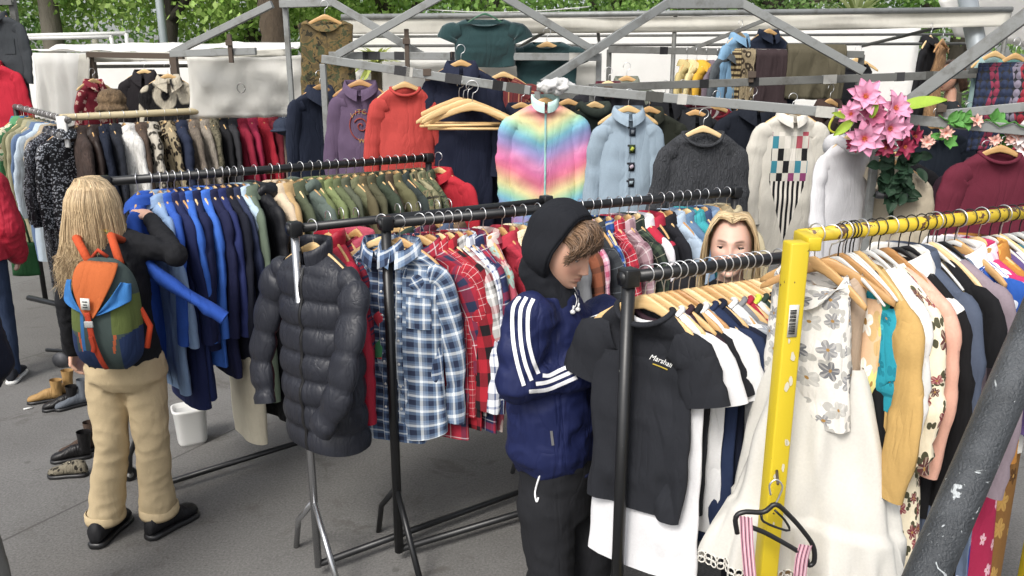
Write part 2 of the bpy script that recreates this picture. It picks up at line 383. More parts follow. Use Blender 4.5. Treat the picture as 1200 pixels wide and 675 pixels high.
GSEED = [100]
def garment(name, label, cat, loc, yaw, mat, S=.215, L=.72, hem=None, b=.026, folds=.014, neck=.072, dipf=.045, drop=.074,
            sleeve='long', slen=.60, sw=.07, collar='shirt', cmat=None, smat=None, puff=0, bandp=.085, group=None, pose=None, N=56, R=30,
            placket=False, zipm=None, pocket=False, hanger_kind='wood', short=None, hscale=1, zs=-.086, flare=0, wr=.0065, hz=None, tail=0, seed=None, open_w=0, chest=.94, crease=.006):
    GSEED[0] += 1; rng = np.random.default_rng(seed or GSEED[0])
    hem = hem or S*.98
    U = np.arange(N)/N; ph = 2*PI*U; c, s = np.cos(ph), np.sin(ph); front = np.clip(-s, 0, 1)
    rows = []; vz = []
    n1 = 8
    for i in range(n1):
        t = i/(n1-1); a = neck+(S-neck)*t; bb = .052*(1-t)+b*.85*t
        x = a*sgp(c, .85); y = bb*sgp(s, .9)
        z = zs-.012-drop*t**1.25-dipf*front**1.3*(1-t)**1.4+0*x
        if t < .999: z = z-.012*t*front*0
        rows.append(np.stack([x, y, z], -1)); vz.append(-.02*i)
    n2 = R-n1
    qs = (np.arange(1, n2+1)/n2)**1.0
    zz = np.repeat(qs[:, None], N, 1); uu = np.repeat(U[None], n2, 0)
    W = vnoise(uu+zz*.07, zz, 9, 3, rng)*.7+vnoise(uu, zz, 15, 4, rng)*.4+vnoise(uu, zz, 5, 2, rng)*.8
    W2 = vnoise(uu, zz, 7, 11, rng)
    n3 = vnoise(uu+zz*rng.choice((-.35, .35)), zz, 9, 3, rng); n4 = vnoise(uu-zz*.15, zz, 15, 4, rng)
    RG = (1-np.abs(n3))**5-.25+.6*((1-np.abs(n4))**6-.2)
    bend = rng.uniform(-.02, .02)
    for i, q in enumerate(qs):
        sm = float(smoothstep(q/.16)); a = S*(1-sm)+S*chest*sm; a = a+(hem-S*chest)*q*sm+flare*q*q
        bb = b*(.85+.6*min(1, q*2))
        d = folds*(.35+.9*q)*(W[i]-.35*np.abs(W[i]))*1.15+.006*W2[i]+crease*RG[i]*min(1, .25+q*3)
        if puff: d = d+puff*(abs(math.sin(PI*q*L/bandp))**.55-.5)*1.0
        x = (a+d*.5)*sgp(c, .85); y = (bb+d)*sgp(s, .8)+bend*q*np.sign(1)
        z = zs-.012-drop-(L-drop)*q-tail*q**6*(np.abs(s)**2-.5)+.006*W[i]*q
        rows.append(np.stack([x, y, z+0*x], -1)); vz.append(-drop-(L-drop)*q)
    A = np.array(rows); uv = np.zeros((len(rows), N+1, 2))
    uv[..., 0] = np.arange(N+1)[None]/N*4*S; uv[..., 1] = np.array(vz)[:, None]
    m = MB(); m.grid(A, True, uv); root = m.build(name, mat, None, loc, (0, 0, yaw))
    root['short'] = short or label
    tag(root, label, cat, group)
    F = A[:, c*0+s < .02] if False else A.reshape(-1, 3)
    Fm = F[np.tile(s < .1, len(rows))]
    def fy(x, z):
        dd = (Fm[:, 0]-x)**2+(Fm[:, 2]-z)**2; k = np.argsort(dd)[:4]; w = 1/(dd[k]+1e-6); return float((Fm[k, 1]*w).sum()/w.sum())
    # sleeves
    zsh = zs-.012-drop
    if sleeve:
        for sd in (-1, 1):
            yv = rng.uniform(-.03, .03); ww = rng.uniform(-.01, .02)
            if sleeve == 'long':
                pts = [(sd*(S-.07), 0, zsh-.022), (sd*(S-.014), 0, zsh-.055), (sd*(S+.012), yv*.3, zsh-.2), (sd*(S+.024+ww), yv, zsh-slen*.62), (sd*(S+.012+ww), yv*1.4, zsh-slen)]
                r1 = [.042, .055, .055, .050, .044]; r2 = [.024, .027, .023, .022, .022]; ln = slen
            elif sleeve == 'short':
                pts = [(sd*(S-.07), 0, zsh-.022), (sd*(S-.004), 0, zsh-.05), (sd*(S+.024), yv*.2, zsh-.12), (sd*(S+.040+ww), yv*.3, zsh-.19)]
                r1 = [.05, .07, .074, .074]; r2 = [.02, .026, .024, .020]; ln = .22
            else:
                pts = [(sd*(S-.07), 0, zsh-.02), (sd*(S), 0, zsh-.04), (sd*(S+.025), 0, zsh-.09)]
                r1 = [.05, .07, .07]; r2 = [.03, .04, .03]; ln = .1
            if pose and sd in pose: pts = pose[sd]; ln = sum((Vector(pts[i+1])-Vector(pts[i])).length for i in range(len(pts)-1))
            k = sw/.07
            sleeve_bm(pts, [r*k for r in r1], [r*k*(1 if not puff else 1.25) for r in r2], rng, puff*.8, wr, length=ln, K=(56 if puff else 26) if sleeve == 'long' else 10, bandp=bandp).build('sleeve', smat or mat, root)
    # collar
    nn = neck; bN = .052; cm = cmat or mat; K = 33
    if collar in ('shirt', 'lapel', 'band', 'stand'):
        w = np.linspace(-1, 1, K); gap = .12 if collar != 'band' else .02
        a = PI/2+w*(PI-gap); cx, sx = np.cos(a), np.sin(a); fr = np.clip(-sx, 0, 1)**1.3
        zb = zs-.012-dipf*fr
        if collar == 'shirt': prof = [(.000, -.004), (.003, .03), (.010, .036), (.018, .018), (.026, -.012)]
        elif collar == 'lapel': prof = [(.000, -.004), (.004, .03), (.014, .036), (.03, .006), (.045, -.035)]
        else: prof = [(-.002, -.006), (.002, .03), (.003, .055), (.010, .056), (.012, .03), (.008, -.006)]
        rws = []
        for k, (dr, dz) in enumerate(prof):
            ex = (np.abs(w)**5)*(.024 if collar != 'lapel' else .05)*(k >= 3 and collar in ('shirt', 'lapel'))
            wob = vnoise(np.linspace(0, .95, K), np.full(K, k/8), 7, 2, rng)*.003
            rws.append(np.stack([(nn+dr+ex*.5)*cx, (bN+dr+wob+ex*.2)*sx, zb+dz-ex*.9], -1))
        uvc = np.zeros((len(prof), K, 2)); uvc[..., 0] = np.linspace(0, .4, K)[None]; uvc[..., 1] = np.linspace(0, .09, len(prof))[:, None]
        mc = MB(); A2 = np.array(rws); o = mc.n
        mc.v.append(A2.reshape(-1, 3)); mc.n += A2.shape[0]*K
        for i in range(len(prof)-1):
            for j in range(K-1):
                mc.f.append((i*K+j, i*K+j+1, (i+1)*K+j+1, (i+1)*K+j)); mc.uv.extend([uvc[i, j], uvc[i, j+1], uvc[i+1, j+1], uvc[i+1, j]])
        mc.build('collar', cm, root)
    elif collar in ('crew', 'hood', 'roll'):
        n = 36; a = 2*PI*np.arange(n)/n; cx, sx = np.cos(a), np.sin(a); fr = np.clip(-sx, 0, 1)**1.3; bk = np.clip(sx, 0, 1)
        base = {'crew': .009, 'hood': .024, 'roll': .03}[collar]
        rr = base+(0.026*bk if collar == 'hood' else 0)
        wob = 1+.22*vnoise(a/(2*PI), np.full(n, .3), 9, 2, rng)*(collar != 'crew')
        M = 12; A2 = np.zeros((n, M, 3))
        for j in range(M):
            b2 = 2*PI*j/M; off = rr*wob*math.cos(b2)
            sq = 1.0 if collar == 'crew' else 1.25
            A2[:, j, 0] = (nn+.004+off+(.012 if collar != 'crew' else 0))*cx; A2[:, j, 1] = (bN+.002+off)*sx+(.02*bk if collar == 'hood' else 0)
            A2[:, j, 2] = zs-.012-dipf*fr*1.0+rr*wob*sq*math.sin(b2)+(.012 if collar != 'crew' else 0)-(.04*bk if collar == 'hood' else 0)
        A2 = np.concatenate([A2, A2[:1]], 0); mc = MB(); uvc = np.zeros((n+1, M+1, 2)); uvc[..., 0] = np.linspace(0, .4, n+1)[:, None]
        mc.grid(A2, True, uvc); mc.build('hood' if collar == 'hood' else 'collar', cm, root)
    if placket or zipm:
        mp = MB(); zs_ = np.linspace(zs-.02-dipf, zs-.012-L+.004, 26); w = .016 if placket else .006
        rw = []
        for z in zs_:
            y = fy(0, z)-.004; rw.append([(-w, y+.003, z), (-w*.8, y-.001, z), (w*.8, y-.001, z), (w, y+.003, z)])
        uvp = np.zeros((26, 4, 2)); uvp[..., 0] = np.array([0, .005, .03, .035])[None]; uvp[..., 1] = zs_[:, None]
        mp.grid(np.array(rw), False, uvp); mp.build('placket' if placket else 'zip', (mat if placket else zipm), root)
        if placket:
            for z in np.arange(zs-.05-dipf, zs-L+.06, -.1):
                y = fy(0, z)-.006; mb = MB(); mb.tube([(0, y, z), (0, y-.003, z)], .006, 8); mb.build('button', WHITEPL if placket is True else placket, root)
    if pocket:
        for sd in ((-1, 1) if pocket == 2 else (1,)):
            x0 = sd*S*.48; z0 = zs-.012-drop-.12; mp = MB(); rw = []
            for z in np.linspace(z0, z0-.13, 7):
                rw.append([(x0+dx, fy(x0+dx, z)-.006, z) for dx in np.linspace(-.055, .055, 6)])
            mp.grid(np.array(rw), False, np.array([[(p[0], p[2]) for p in r] for r in rw])+.013); mp.build('pocket', mat, root)
    if hanger_kind:
        hk = hanger_kind
        hl = ({'plastic': 'black plastic', 'white': 'white plastic'}.get(hk, 'wooden'))+' hanger holding the '+root['short']
        hanger(loc, yaw, hl, 'plastic' if hk == 'white' else hk, sc=hscale, matno=WHITEPL if hk == 'white' else None)
    root['_fy'] = 0
    del root['_fy']
    root_fy[root.name] = fy
    return root
root_fy = {}

def skirt(name, label, cat, loc, yaw, mat, W=.16, L=.8, hem=.3, b=.04, bh=.12, top=-.12, folds=.03, nf=11, tiers=0, lace=None, straps=True, N=96, R=40, group=None,
          hanger_kind='wood', short=None, strapm=None, bodice=0, bodw=.16):
    GSEED[0] += 1; rng = np.random.default_rng(GSEED[0])
    U = np.arange(N)/N; ph = 2*PI*U; c, s = np.cos(ph), np.sin(ph)
    q = np.linspace(0, 1, R); zz = np.repeat(q[:, None], N, 1); uu = np.repeat(U[None], R, 0)
    Wn = vnoise(uu+zz*.03, zz*.5, nf, 2, rng)+.5*vnoise(uu, zz, nf*2, 3, rng); rows = []
    for i, t in enumerate(q):
        if bodice and t < bodice:
            tb = t/bodice; a = bodw+.03*math.sin(tb*PI)*(1 if tb > .5 else 1)-(bodw-W)*tb; bb = b; d = .008*Wn[i]
        else:
            tt = (t-bodice)/(1-bodice); a = W+(hem-W)*tt**.85; bb = b+(bh-b)*tt; d = folds*min(1, .15+tt*1.1)*Wn[i]
        if tiers and t > tiers:
            d = d+.010*np.cos(2*PI*U*nf*2+2*np.sin(5*U*2*PI))*min(1, (t-tiers)*8)+.010
        x = (a+d)*c; y = (bb+d*1.2)*s
        rows.append(np.stack([x, y, top-L*t+.01*d+0*x], -1))
    A = np.array(rows); uv = np.zeros((R, N+1, 2)); uv[..., 0] = np.arange(N+1)[None]/N*1.2; uv[..., 1] = -(q*L)[:, None]
    m = MB(); m.grid(A, True, uv); root = m.build(name, mat, None, loc, (0, 0, yaw)); root['short'] = short or label
    tag(root, label, cat, group)
    if lace:
        # scalloped band of rings below the hem
        ml = MB(); last = A[-1]
        for row in range(2):
            for j in range(0, N*1):
                p = Vector(last[j]); p2 = Vector(last[(j+1) % N]); r = .011
                t = (p2-p); t.z = 0; t = t.normalized() if t.length > 1e-5 else Vector((1, 0, 0))
                cen = (p+p2)/2+Vector((0, 0, -.010-.017*row)); pts = [cen+t*(r*math.cos(k))+Vector((0, 0, r*math.sin(k))) for k in np.linspace(0, 2*PI, 9)]
                ml.tube(pts, .0026, 4, cap=False)
        ml.build('lace_trim', lace, root)
    if straps:
        for sd in (-1, 1):
            ms = MB(); x = sd*min((bodw if bodice else W)*.72, .15)
            for yy in (-b*.6,):
                ms.tube([(x, yy, top), (x*1.02, yy*.6, top*.6-.04), (x, 0, -.088-.028)], .0035, 6)
            ms.build('strap', strapm or mat, root)
    if hanger_kind: hanger(loc, yaw, ('black plastic' if hanger_kind == 'plastic' else 'wooden')+' hanger holding the '+root['short'], hanger_kind)
    return root

def drape(name, label, cat, p0, p1, mat, front=.35, back=.3, bar=.03, folds=.012, nf=8, group=None, thick=.008, K=40):
    """cloth thrown over a bar from p0 to p1"""
    GSEED[0] += 1; rng = np.random.default_rng(GSEED[0])
    p0, p1 = Vector(p0), Vector(p1); d = p1-p0; n = Vector((d.y, -d.x, 0)).normalized()
    if n.y > 0: n = -n
    prof = [(bar+.004+.01*t, -front*(1-t)) for t in np.linspace(0, 1, 16)]+[(bar*math.cos(a), bar*math.sin(a)) for a in np.linspace(.3, PI-.3, 7)]+[(-bar-.004-.01*t, -back*t) for t in np.linspace(0, 1, 12)]
    R = len(prof); A = np.zeros((R, K, 3)); uu = np.repeat(np.linspace(0, .98, K)[None], R, 0); zz = np.repeat(np.linspace(0, 1, R)[:, None], K, 1)
    W = vnoise(uu, zz, nf, 4, rng)+.5*vnoise(uu, zz, nf*2, 6, rng); ed = vnoise(uu[0], zz[0], 6, 2, rng)
    for i, (o, h) in enumerate(prof):
        amp = folds*min(1, .1+abs(h)/.1)
        for j in range(K):
            e = .02*ed[j]*(i < 3 or i > R-4)
            A[i, j] = p0+d*(j/(K-1))+n*(o+amp*W[i, j]*(1 if o > 0 else -1))+Vector((0, 0, h+e))
    uv = np.zeros((R, K, 2)); uv[..., 0] = np.linspace(0, d.length, K)[None]; uv[..., 1] = np.linspace(0, front+back, R)[:, None]
    m = MB(); m.grid(A-np.array(p0)[None, None], False, uv); o = m.build(name, mat, None, p0)
    so = o.modifiers.new('thickness', 'SOLIDIFY'); so.thickness = thick
    return tag(o, label, cat, group)

def text_on(txt, size, mat, parent, x, z, fy, name, shear=.25, extrude=.0006, off=-.003, align='CENTER', rot=0):
    cu = bpy.data.curves.new('t', 'FONT'); cu.body = txt; cu.size = size; cu.shear = shear; cu.extrude = extrude; cu.align_x = align; cu.resolution_u = 3
    t = bpy.data.objects.new('t', cu); COL.objects.link(t); bpy.context.view_layer.update()
    me = bpy.data.meshes.new_from_object(t.evaluated_get(bpy.context.evaluated_depsgraph_get()))
    bpy.data.objects.remove(t); bpy.data.curves.remove(cu)
    cr, sr = math.cos(rot), math.sin(rot)
    for v in me.vertices:
        X, Y, Z = v.co; a = x+X*cr-Y*sr; b = z+X*sr+Y*cr
        v.co = (a, fy(a, b)+off-Z, b)
    me.materials.clear(); me.materials.append(mat); me.name = name
    return link(name, me, None, parent)
# ------------------------------------------------------------------ camera, light, ground
cam = bpy.data.cameras.new('Camera'); cam.sensor_width = 36; cam.lens = 36*FPX/1200; cam.clip_end = 500; cam.clip_start = .05
co = bpy.data.objects.new('Camera', cam); COL.objects.link(co); co.location = (0, 0, H); co.rotation_euler = (PI/2-PITCH, 0, 0); SC.camera = co
SUN_EL, SUN_AZ = 48, 208     # degrees; azimuth clockwise from +Y (behind and left of the camera)
w = bpy.data.worlds.new('World'); SC.world = w; w.use_nodes = True; nt = w.node_tree
sky = nt.nodes.new('ShaderNodeTexSky'); sky.sky_type = 'NISHITA'; sky.sun_disc = False
sky.sun_elevation = math.radians(SUN_EL); sky.sun_rotation = math.radians(SUN_AZ); sky.dust_density = 4; sky.air_density = 1.0; sky.ozone_density = 1
hs = nt.nodes.new('ShaderNodeHueSaturation'); hs.inputs['Saturation'].default_value = .35
bg = nt.nodes['Background']; bg.inputs[1].default_value = .15
nt.links.new(sky.outputs[0], hs.inputs['Color']); nt.links.new(hs.outputs[0], bg.inputs[0])
sun = bpy.data.lights.new('Sun', 'SUN'); sun.energy = 1.3; sun.angle = math.radians(16); sun.color = (1, .96, .9)
so = bpy.data.objects.new('Sun', sun); COL.objects.link(so)
az = math.radians(SUN_AZ); el = math.radians(SUN_EL)
sd = Vector((math.sin(az)*math.cos(el), math.cos(az)*math.cos(el), math.sin(el)))
so.rotation_euler = sd.to_track_quat('Z', 'Y').to_euler(); so.location = (0, 0, 20)
SC.view_settings.view_transform = 'Standard'; SC.view_settings.look = 'None'; SC.view_settings.exposure = 0.65; SC.view_settings.gamma = 1

def ground():
    t = NT('asphalt'); oc = t.coord(); n = t.noise(oc, 1.3, 6, .62); f = t.noise(oc, 90, 3, .7); st = t.noise(oc, .35, 3)
    c = t.ramp(n, [(.3, lin('595855')), (.55, lin('676663')), (.75, lin('747270'))])
    c = t.mix(t.ramp(st, [(.42, (0, 0, 0, 1)), (.62, (.75, .75, .75, 1))]), c, lin('4a4640'))
    sp = t.vor(oc, 55); c = t.mix(t.math('LESS_THAN', sp, .16), c, lin('55534f'))
    c = t.mix(.30, c, t.ramp(f, [(.3, (.02, .02, .02, 1)), (.7, (.30, .29, .28, 1))]))
    # worn dark spots of old gum and a few joints between the slabs
    sx = t.n('ShaderNodeSeparateXYZ'); t.l(t.mapping(oc, rot=(0, 0, .5)), sx.inputs[0])
    j = t.math('LESS_THAN', t.math('ABSOLUTE', t.math('SUBTRACT', t.math('FRACT', t.math('DIVIDE', sx.outputs[0], 2.4)), .5)), .003)
    c = t.mix(t.math('MULTIPLY', j, .7), c, lin('3c3a37'))
    nd = t.n('ShaderNodeTexNoise'); nd.inputs['Scale'].default_value = 2.2; nd.inputs['Detail'].default_value = 4; t.l(oc, nd.inputs['Vector']); va = t.n('ShaderNodeVectorMath', operation='ADD'); t.l(oc, va.inputs[0]); t.l(nd.outputs['Color'], va.inputs[1])
    ck = t.math('LESS_THAN', t.vor(va.outputs[0], .42, 'DISTANCE_TO_EDGE'), .0028); c = t.mix(t.math('MULTIPLY', ck, .12), c, lin('35332f'))
    bl = t.ramp(t.noise(oc, 3.4, 5, .7, .8), [(.56, (0, 0, 0, 1)), (.66, (.6, .6, .6, 1))]); c = t.mix(bl, c, lin('4b4741'))
    gum = t.math('LESS_THAN', t.vor(oc, 3.1), .05); c = t.mix(t.math('MULTIPLY', gum, .5), c, lin('45433f'))
    t.col(c); t.set(Roughness=.85); t.bump(t.math('ADD', f, t.math('MULTIPLY', n, 2)), .35, .006)
    m = MB(); xs = np.linspace(-60, 60, 41); ys = np.linspace(-40, 90, 41); X, Y = np.meshgrid(xs, ys)
    m.grid(np.stack([X, Y, 0*X], -1), False); tag(m.build('ground', t.m), 'worn grey asphalt of the market street', kind='structure')
ground()

# ------------------------------------------------------------------ garment racks
BLACKM = paint('17181a', .38, bump=.15, chip='6b6b68', chipamt=.72, scale=30)
CHROME = paint('b5b6b8', .25, .9, bump=.05)
YELLOW = paint('d8ba0c', .45, bump=.25, chip='5b3a22', chipamt=.685, scale=26, var=.14)
YELLOW2 = paint('d6b414', .5, bump=.3, chip='5b3a22', chipamt=.60, scale=20, var=.15)
def on_line(A, B, px):
    lo, hi = -1.0, 2.5
    for _ in range(50):
        mid = (lo+hi)/2
        if proj(A.lerp(B, mid))[0] < px: lo = mid
        else: hi = mid
    return A.lerp(B, lo)
def rack(label, A, B, mat, r=.021, upr=.02, legs='tripod', group='clothes racks', ends=(0, 1), castor=False, upr_mat=None):
    """rail A-B with uprights, splayed feet and a low bar joining them"""
    A, B = Vector(A), Vector(B); d = (B-A); d.z = 0; L = d.length; d.normalize(); p = Vector((d.y, -d.x, 0))
    root = tag(empty('clothes_rack', (A.x, A.y, 0)), label, 'clothes rack', group); O = Vector((A.x, A.y, 0))
    m = MB(); m.tube([A-O-d*.03, B-O+d*.03], r, 14); m.build('rail', mat, root)
    um = upr_mat or mat
    for e in ends:
        q = (A if e == 0 else B)-O
        m = MB(); m.box((q.x, q.y, q.z), (.05, .05, .055), Matrix.Rotation(math.atan2(d.y, d.x), 3, 'Z')); m.build('joint', mat, root, bevel=.006)
        m = MB(); m.tube([(q.x, q.y, q.z-.02), (q.x, q.y, .05)], upr, 12); up = m.build('upright', um, root)
        for sg in (-1, 1):
            f = q+p*sg*.27; k = q+p*sg*.21
            m = MB(); m.tube([(q.x, q.y, .36), (k.x, k.y, .17), (f.x, f.y, .03 if castor else .0)] if sg < 0 else [(q.x, q.y, .36), (f.x, f.y, .03 if castor else .0)], .013, 10); m.build('foot', um, root)
            if castor:
                wm = MB(); a = []
                for x in (-.013, .013):
                    pass
                pr = [(.0, -.014), (.034, -.014), (.038, -.008), (.038, .008), (.034, .014), (.0, .014)]
                G = np.zeros((len(pr), 20, 3))
                for i, (rr, y) in enumerate(pr):
                    for j in range(20): G[i, j] = (rr*math.cos(2*PI*j/20), y, rr*math.sin(2*PI*j/20))
                wm.grid(G, True); wh = wm.build('wheel', BLACKPL, root, (f.x, f.y, .039), (0, 0, math.atan2(d.y, d.x)))
                hm = MB(); hm.tube([(0, -.016, 0), (0, .016, 0)], .016, 12); hm.build('hub', paint('8f8f8c', .4), wh)
                fm = MB(); fm.box((0, 0, .045), (.02, .04, .012)); fm.box((0, -.019, .02), (.018, .003, .05)); fm.box((0, .019, .02), (.018, .003, .05)); fm.build('fork', paint('8f8f8c', .4), wh)
    m = MB(); m.tube([(0, 0, .06), (B.x-O.x, B.y-O.y, .06)], .016, 10); m.build('base_bar', mat, root)
    return root
def yaw_of(A, B): d = Vector(B)-Vector(A); return math.atan2(d.y, d.x)-PI/2

RA = (Pz(452, 262, 1.51), Pz(862, 225, 1.51)); RCH = (Pz(345, 268, 1.51), Pz(640, 236, 1.51))
RB = (Pz(122, 213, 1.61), Pz(502, 185, 1.61)); RC = (Pz(737, 325, 1.5), Pz(915, 302, 1.5))
RY = (Pz(937, 277, 1.655), Pz(1230, 246, 1.655))
rack('black rack of plaid shirts behind the boy in the hood', *RA, BLACKM)
rack('rack with chrome uprights carrying the black puffer jacket', *RCH, BLACKM, r=.018, upr_mat=CHROME, upr=.016)
rack('long black rack on castors with blue and green jackets', *RB, BLACKM, castor=True)
rack('black rack of T-shirts nearest the photographer', *RC, BLACKM, r=.019, ends=(0,))

# yellow rack: square post, round rail
def yellow_rack():
    A, B = RY; root = tag(empty('clothes_rack', (A.x, A.y, 0)), 'chipped yellow rack of dresses with a square post', 'clothes rack', 'clothes racks'); O = Vector((A.x, A.y, 0))
    B2 = A+(B-A)*1.25; PX = P(929, 330, A.y-.11).x-A.x
    m = MB(); m.tube([A-O, B2-O], .020, 16); m.build('rail', YELLOW2, root)
    yw = math.atan2((B-A).y, (B-A).x)
    m = MB(); m.box((0, -.055, A.z), (.035, .11, .035)); m.build('bracket', YELLOW, root, bevel=.004)
    for q, nm in ((A-O+Vector((PX, -.11, 0)), 'post'), (B2-O, 'post')):
        m = MB(); m.box((q.x, q.y, .832), (.050, .050, 1.664), Matrix.Rotation(yw*.3, 3, 'Z')); m.build(nm, YELLOW, root, bevel=.005)
        m = MB(); m.box((q.x, q.y, .03), (.07, .6, .05), Matrix.Rotation(yw, 3, 'Z')); m.build('foot', YELLOW, root, bevel=.005)
    # paper barcode sticker on the post
    st = MB(); q = P(917, 378, A.y-.15)-O
    cc = MB(); c0 = Vector((-.012, -.0335, 0)); z0 = q.z
    R3 = Matrix.Rotation(yw*.3, 3, 'Z')
    cc.box(R3 @ Vector((-.004, -.0322, 0))+Vector((0, 0, z0)), (.026, .0012, .085), R3); s = cc.build('sticker', paint('d9d6c8', .6, bump=.05), root, (PX, -.105, 0))
    bm = MB(); z = z0-.034; random.seed(3)
    while z < z0+.03:
        hgt = random.choice((.0012, .002, .0032)); bm.box(R3 @ Vector((-.006, -.0336, 0))+Vector((0, 0, z)), (.017, .0008, hgt), R3); z += hgt+random.choice((.0012, .0022))
    bm.build('printed_bars', BLACKPL, s)
    # scraped patches of bare primer
    random.seed(5); primer = paint('d8d0b4', .7)
    for k in range(9):
        cx = random.uniform(-.014, .014); cz = random.uniform(.75, 1.58); n = 9; rr = random.uniform(.003, .009)
        pts = [R3 @ Vector((cx+rr*random.uniform(.5, 1.1)*math.cos(2*PI*i/n), -.0318, 0))+Vector((0, 0, cz+rr*random.uniform(.8, 2.2)*math.sin(2*PI*i/n))) for i in range(n)]
        pm = MB(); pm.poly(pts, [tuple(range(n))]); pm.build('bare_patch', primer, root, (PX, -.105, 0))
    return root
yellow_rack()

# ------------------------------------------------------------------ what hangs on the racks
def put(R, px, short, kind, mat, dz=0, off=0, group=None, **k):
    yaw = 0
    A, B = R; p = on_line(A, B, px); p.z += dz; jit = 6
    d = (B-A).normalized(); p = p+Vector((d.y, -d.x, 0))*off
    base = dict(shirt=dict(name='shirt', cat='shirt', placket=True, pocket=True, b=.022, folds=.012), jacket=dict(name='jacket', cat='jacket', S=.222, L=.72, b=.030, folds=.014),
                tee=dict(name='t_shirt', cat='T-shirt', sleeve='short', collar='crew', S=.172, L=.70, folds=.008, b=.013, dipf=.04, neck=.085, crease=.003, yaw=28, jit=.6),
                coat=dict(name='coat', cat='coat', S=.222, L=1.0, b=.034, folds=.014, collar='lapel'),
                knit=dict(name='sweater', cat='sweater', collar='crew', S=.22, L=.66, b=.028, neck=.085, folds=.014),
                puffer=dict(name='puffer_jacket', cat='puffer jacket', S=.23, L=.72, b=.07, folds=.012, sw=.082, puff=.014, collar='stand', wr=.004, RR=76, crease=.003),
                top=dict(name='blouse', cat='blouse', S=.19, L=.6, folds=.016, b=.03, sleeve='cap', collar='none'),
                dress=dict(name='dress', cat='dress', S=.19, L=1.15, hem=.26, folds=.026, b=.035, sleeve='short', collar='none', N=72, RR=36),
                trackjacket=dict(name='track_jacket', cat='jacket', S=.225, L=.68, b=.045, collar='band'))[kind]
    kw = dict(base); kw.update(k)
    if 'jit' not in kw: kw['S'] = kw.get('S', .21)*random.uniform(.9, 1.04); kw['L'] = kw.get('L', .72)*random.uniform(.93, 1.10); kw['drop'] = random.uniform(.06, .085)
    yaw = kw.pop('yaw', yaw); jit = kw.pop('jit', jit); kw.setdefault("RR", 30); kw["R"] = kw.pop("RR"); yj = math.radians(yaw+random.uniform(-1, 1)*jit); nm = kw.pop('name'); cat = kw.pop('cat')
    return garment(nm, short, cat, p, yaw_of(A, B)+yj, mat, group=group, short=short, **kw)
W_, K_ = 'e6e6e2', '1a1b20'
random.seed(11)
# --- chrome rack
g = 'clothes on the chrome rack'
blackpuff = plain('282a32', bump=.45, bscale=16, rough=.42, wear=.08)
put(RCH, 366, 'black quilted puffer jacket at the near end of the rack', 'puffer', blackpuff, yaw=22, S=.195, L=.80, slen=.62, jit=0, puff=.021, bandp=.118, group=g, b=.075, zipm=BLACKPL,
    pose={-1: [(-.14, 0, -.17), (-.215, -.01, -.24), (-.275, -.03, -.42), (-.30, -.05, -.60), (-.265, -.08, -.76)], 1: [(.14, 0, -.17), (.215, -.02, -.24), (.24, -.09, -.42), (.22, -.13, -.60), (.13, -.15, -.76)]})
put(RCH, 402, 'bright red puffer jacket behind the black puffer', 'puffer', plain('b81e34', bump=.5, rough=.5), yaw=4, jit=0, L=.76, slen=.66, group=g, off=-.15, S=.18)
put(RCH, 424, 'maroon jumper with thin navy bands', 'knit', stripes('8d1f33', [(.3, .5, '2b2d4d'), (.7, .8, '2b2d4d')], .05), group=g, jit=2, off=-.20, S=.17)
put(RCH, 437, 'red green and white striped rugby top', 'knit', stripes('c03040', [(.2, .5, '3f8a55'), (.62, .74, W_)], .26), collar='shirt', cmat=plain('b8465a'), group=g, off=-.16, S=.17, L=.5, slen=.4)
put(RCH, 500, 'navy and wine checked shirt beside the rugby top', 'shirt', plaid('232a4a', [(.1, .4, '7d2436'), (.6, .66, 'c8c8c8')], None, .07), L=.86, group=g, off=-.16)
put(RCH, 441, 'slimmer blue and white check shirt left of the black upright', 'shirt', plaid('50688c', [(0, .14, 'd8e0e6'), (.4, .8, '222b44')], None, .05), yaw=36, jit=0, S=.165, L=.84, slen=.64, group=g, pocket=False, off=.05)
for px, t, c in ((487, 'dark green shirt hidden on the inner rail', '2d3f36'), (512, 'wine corduroy shirt hidden on the inner rail', '5e2030'), (534, 'slate blue shirt hidden on the inner rail', '4a5872'), (548, 'brown checked shirt hidden on the inner rail', '6b5642')):
    put(RCH, px, t, 'shirt', plain(c), group=g, placket=False, pocket=False, off=-.16)
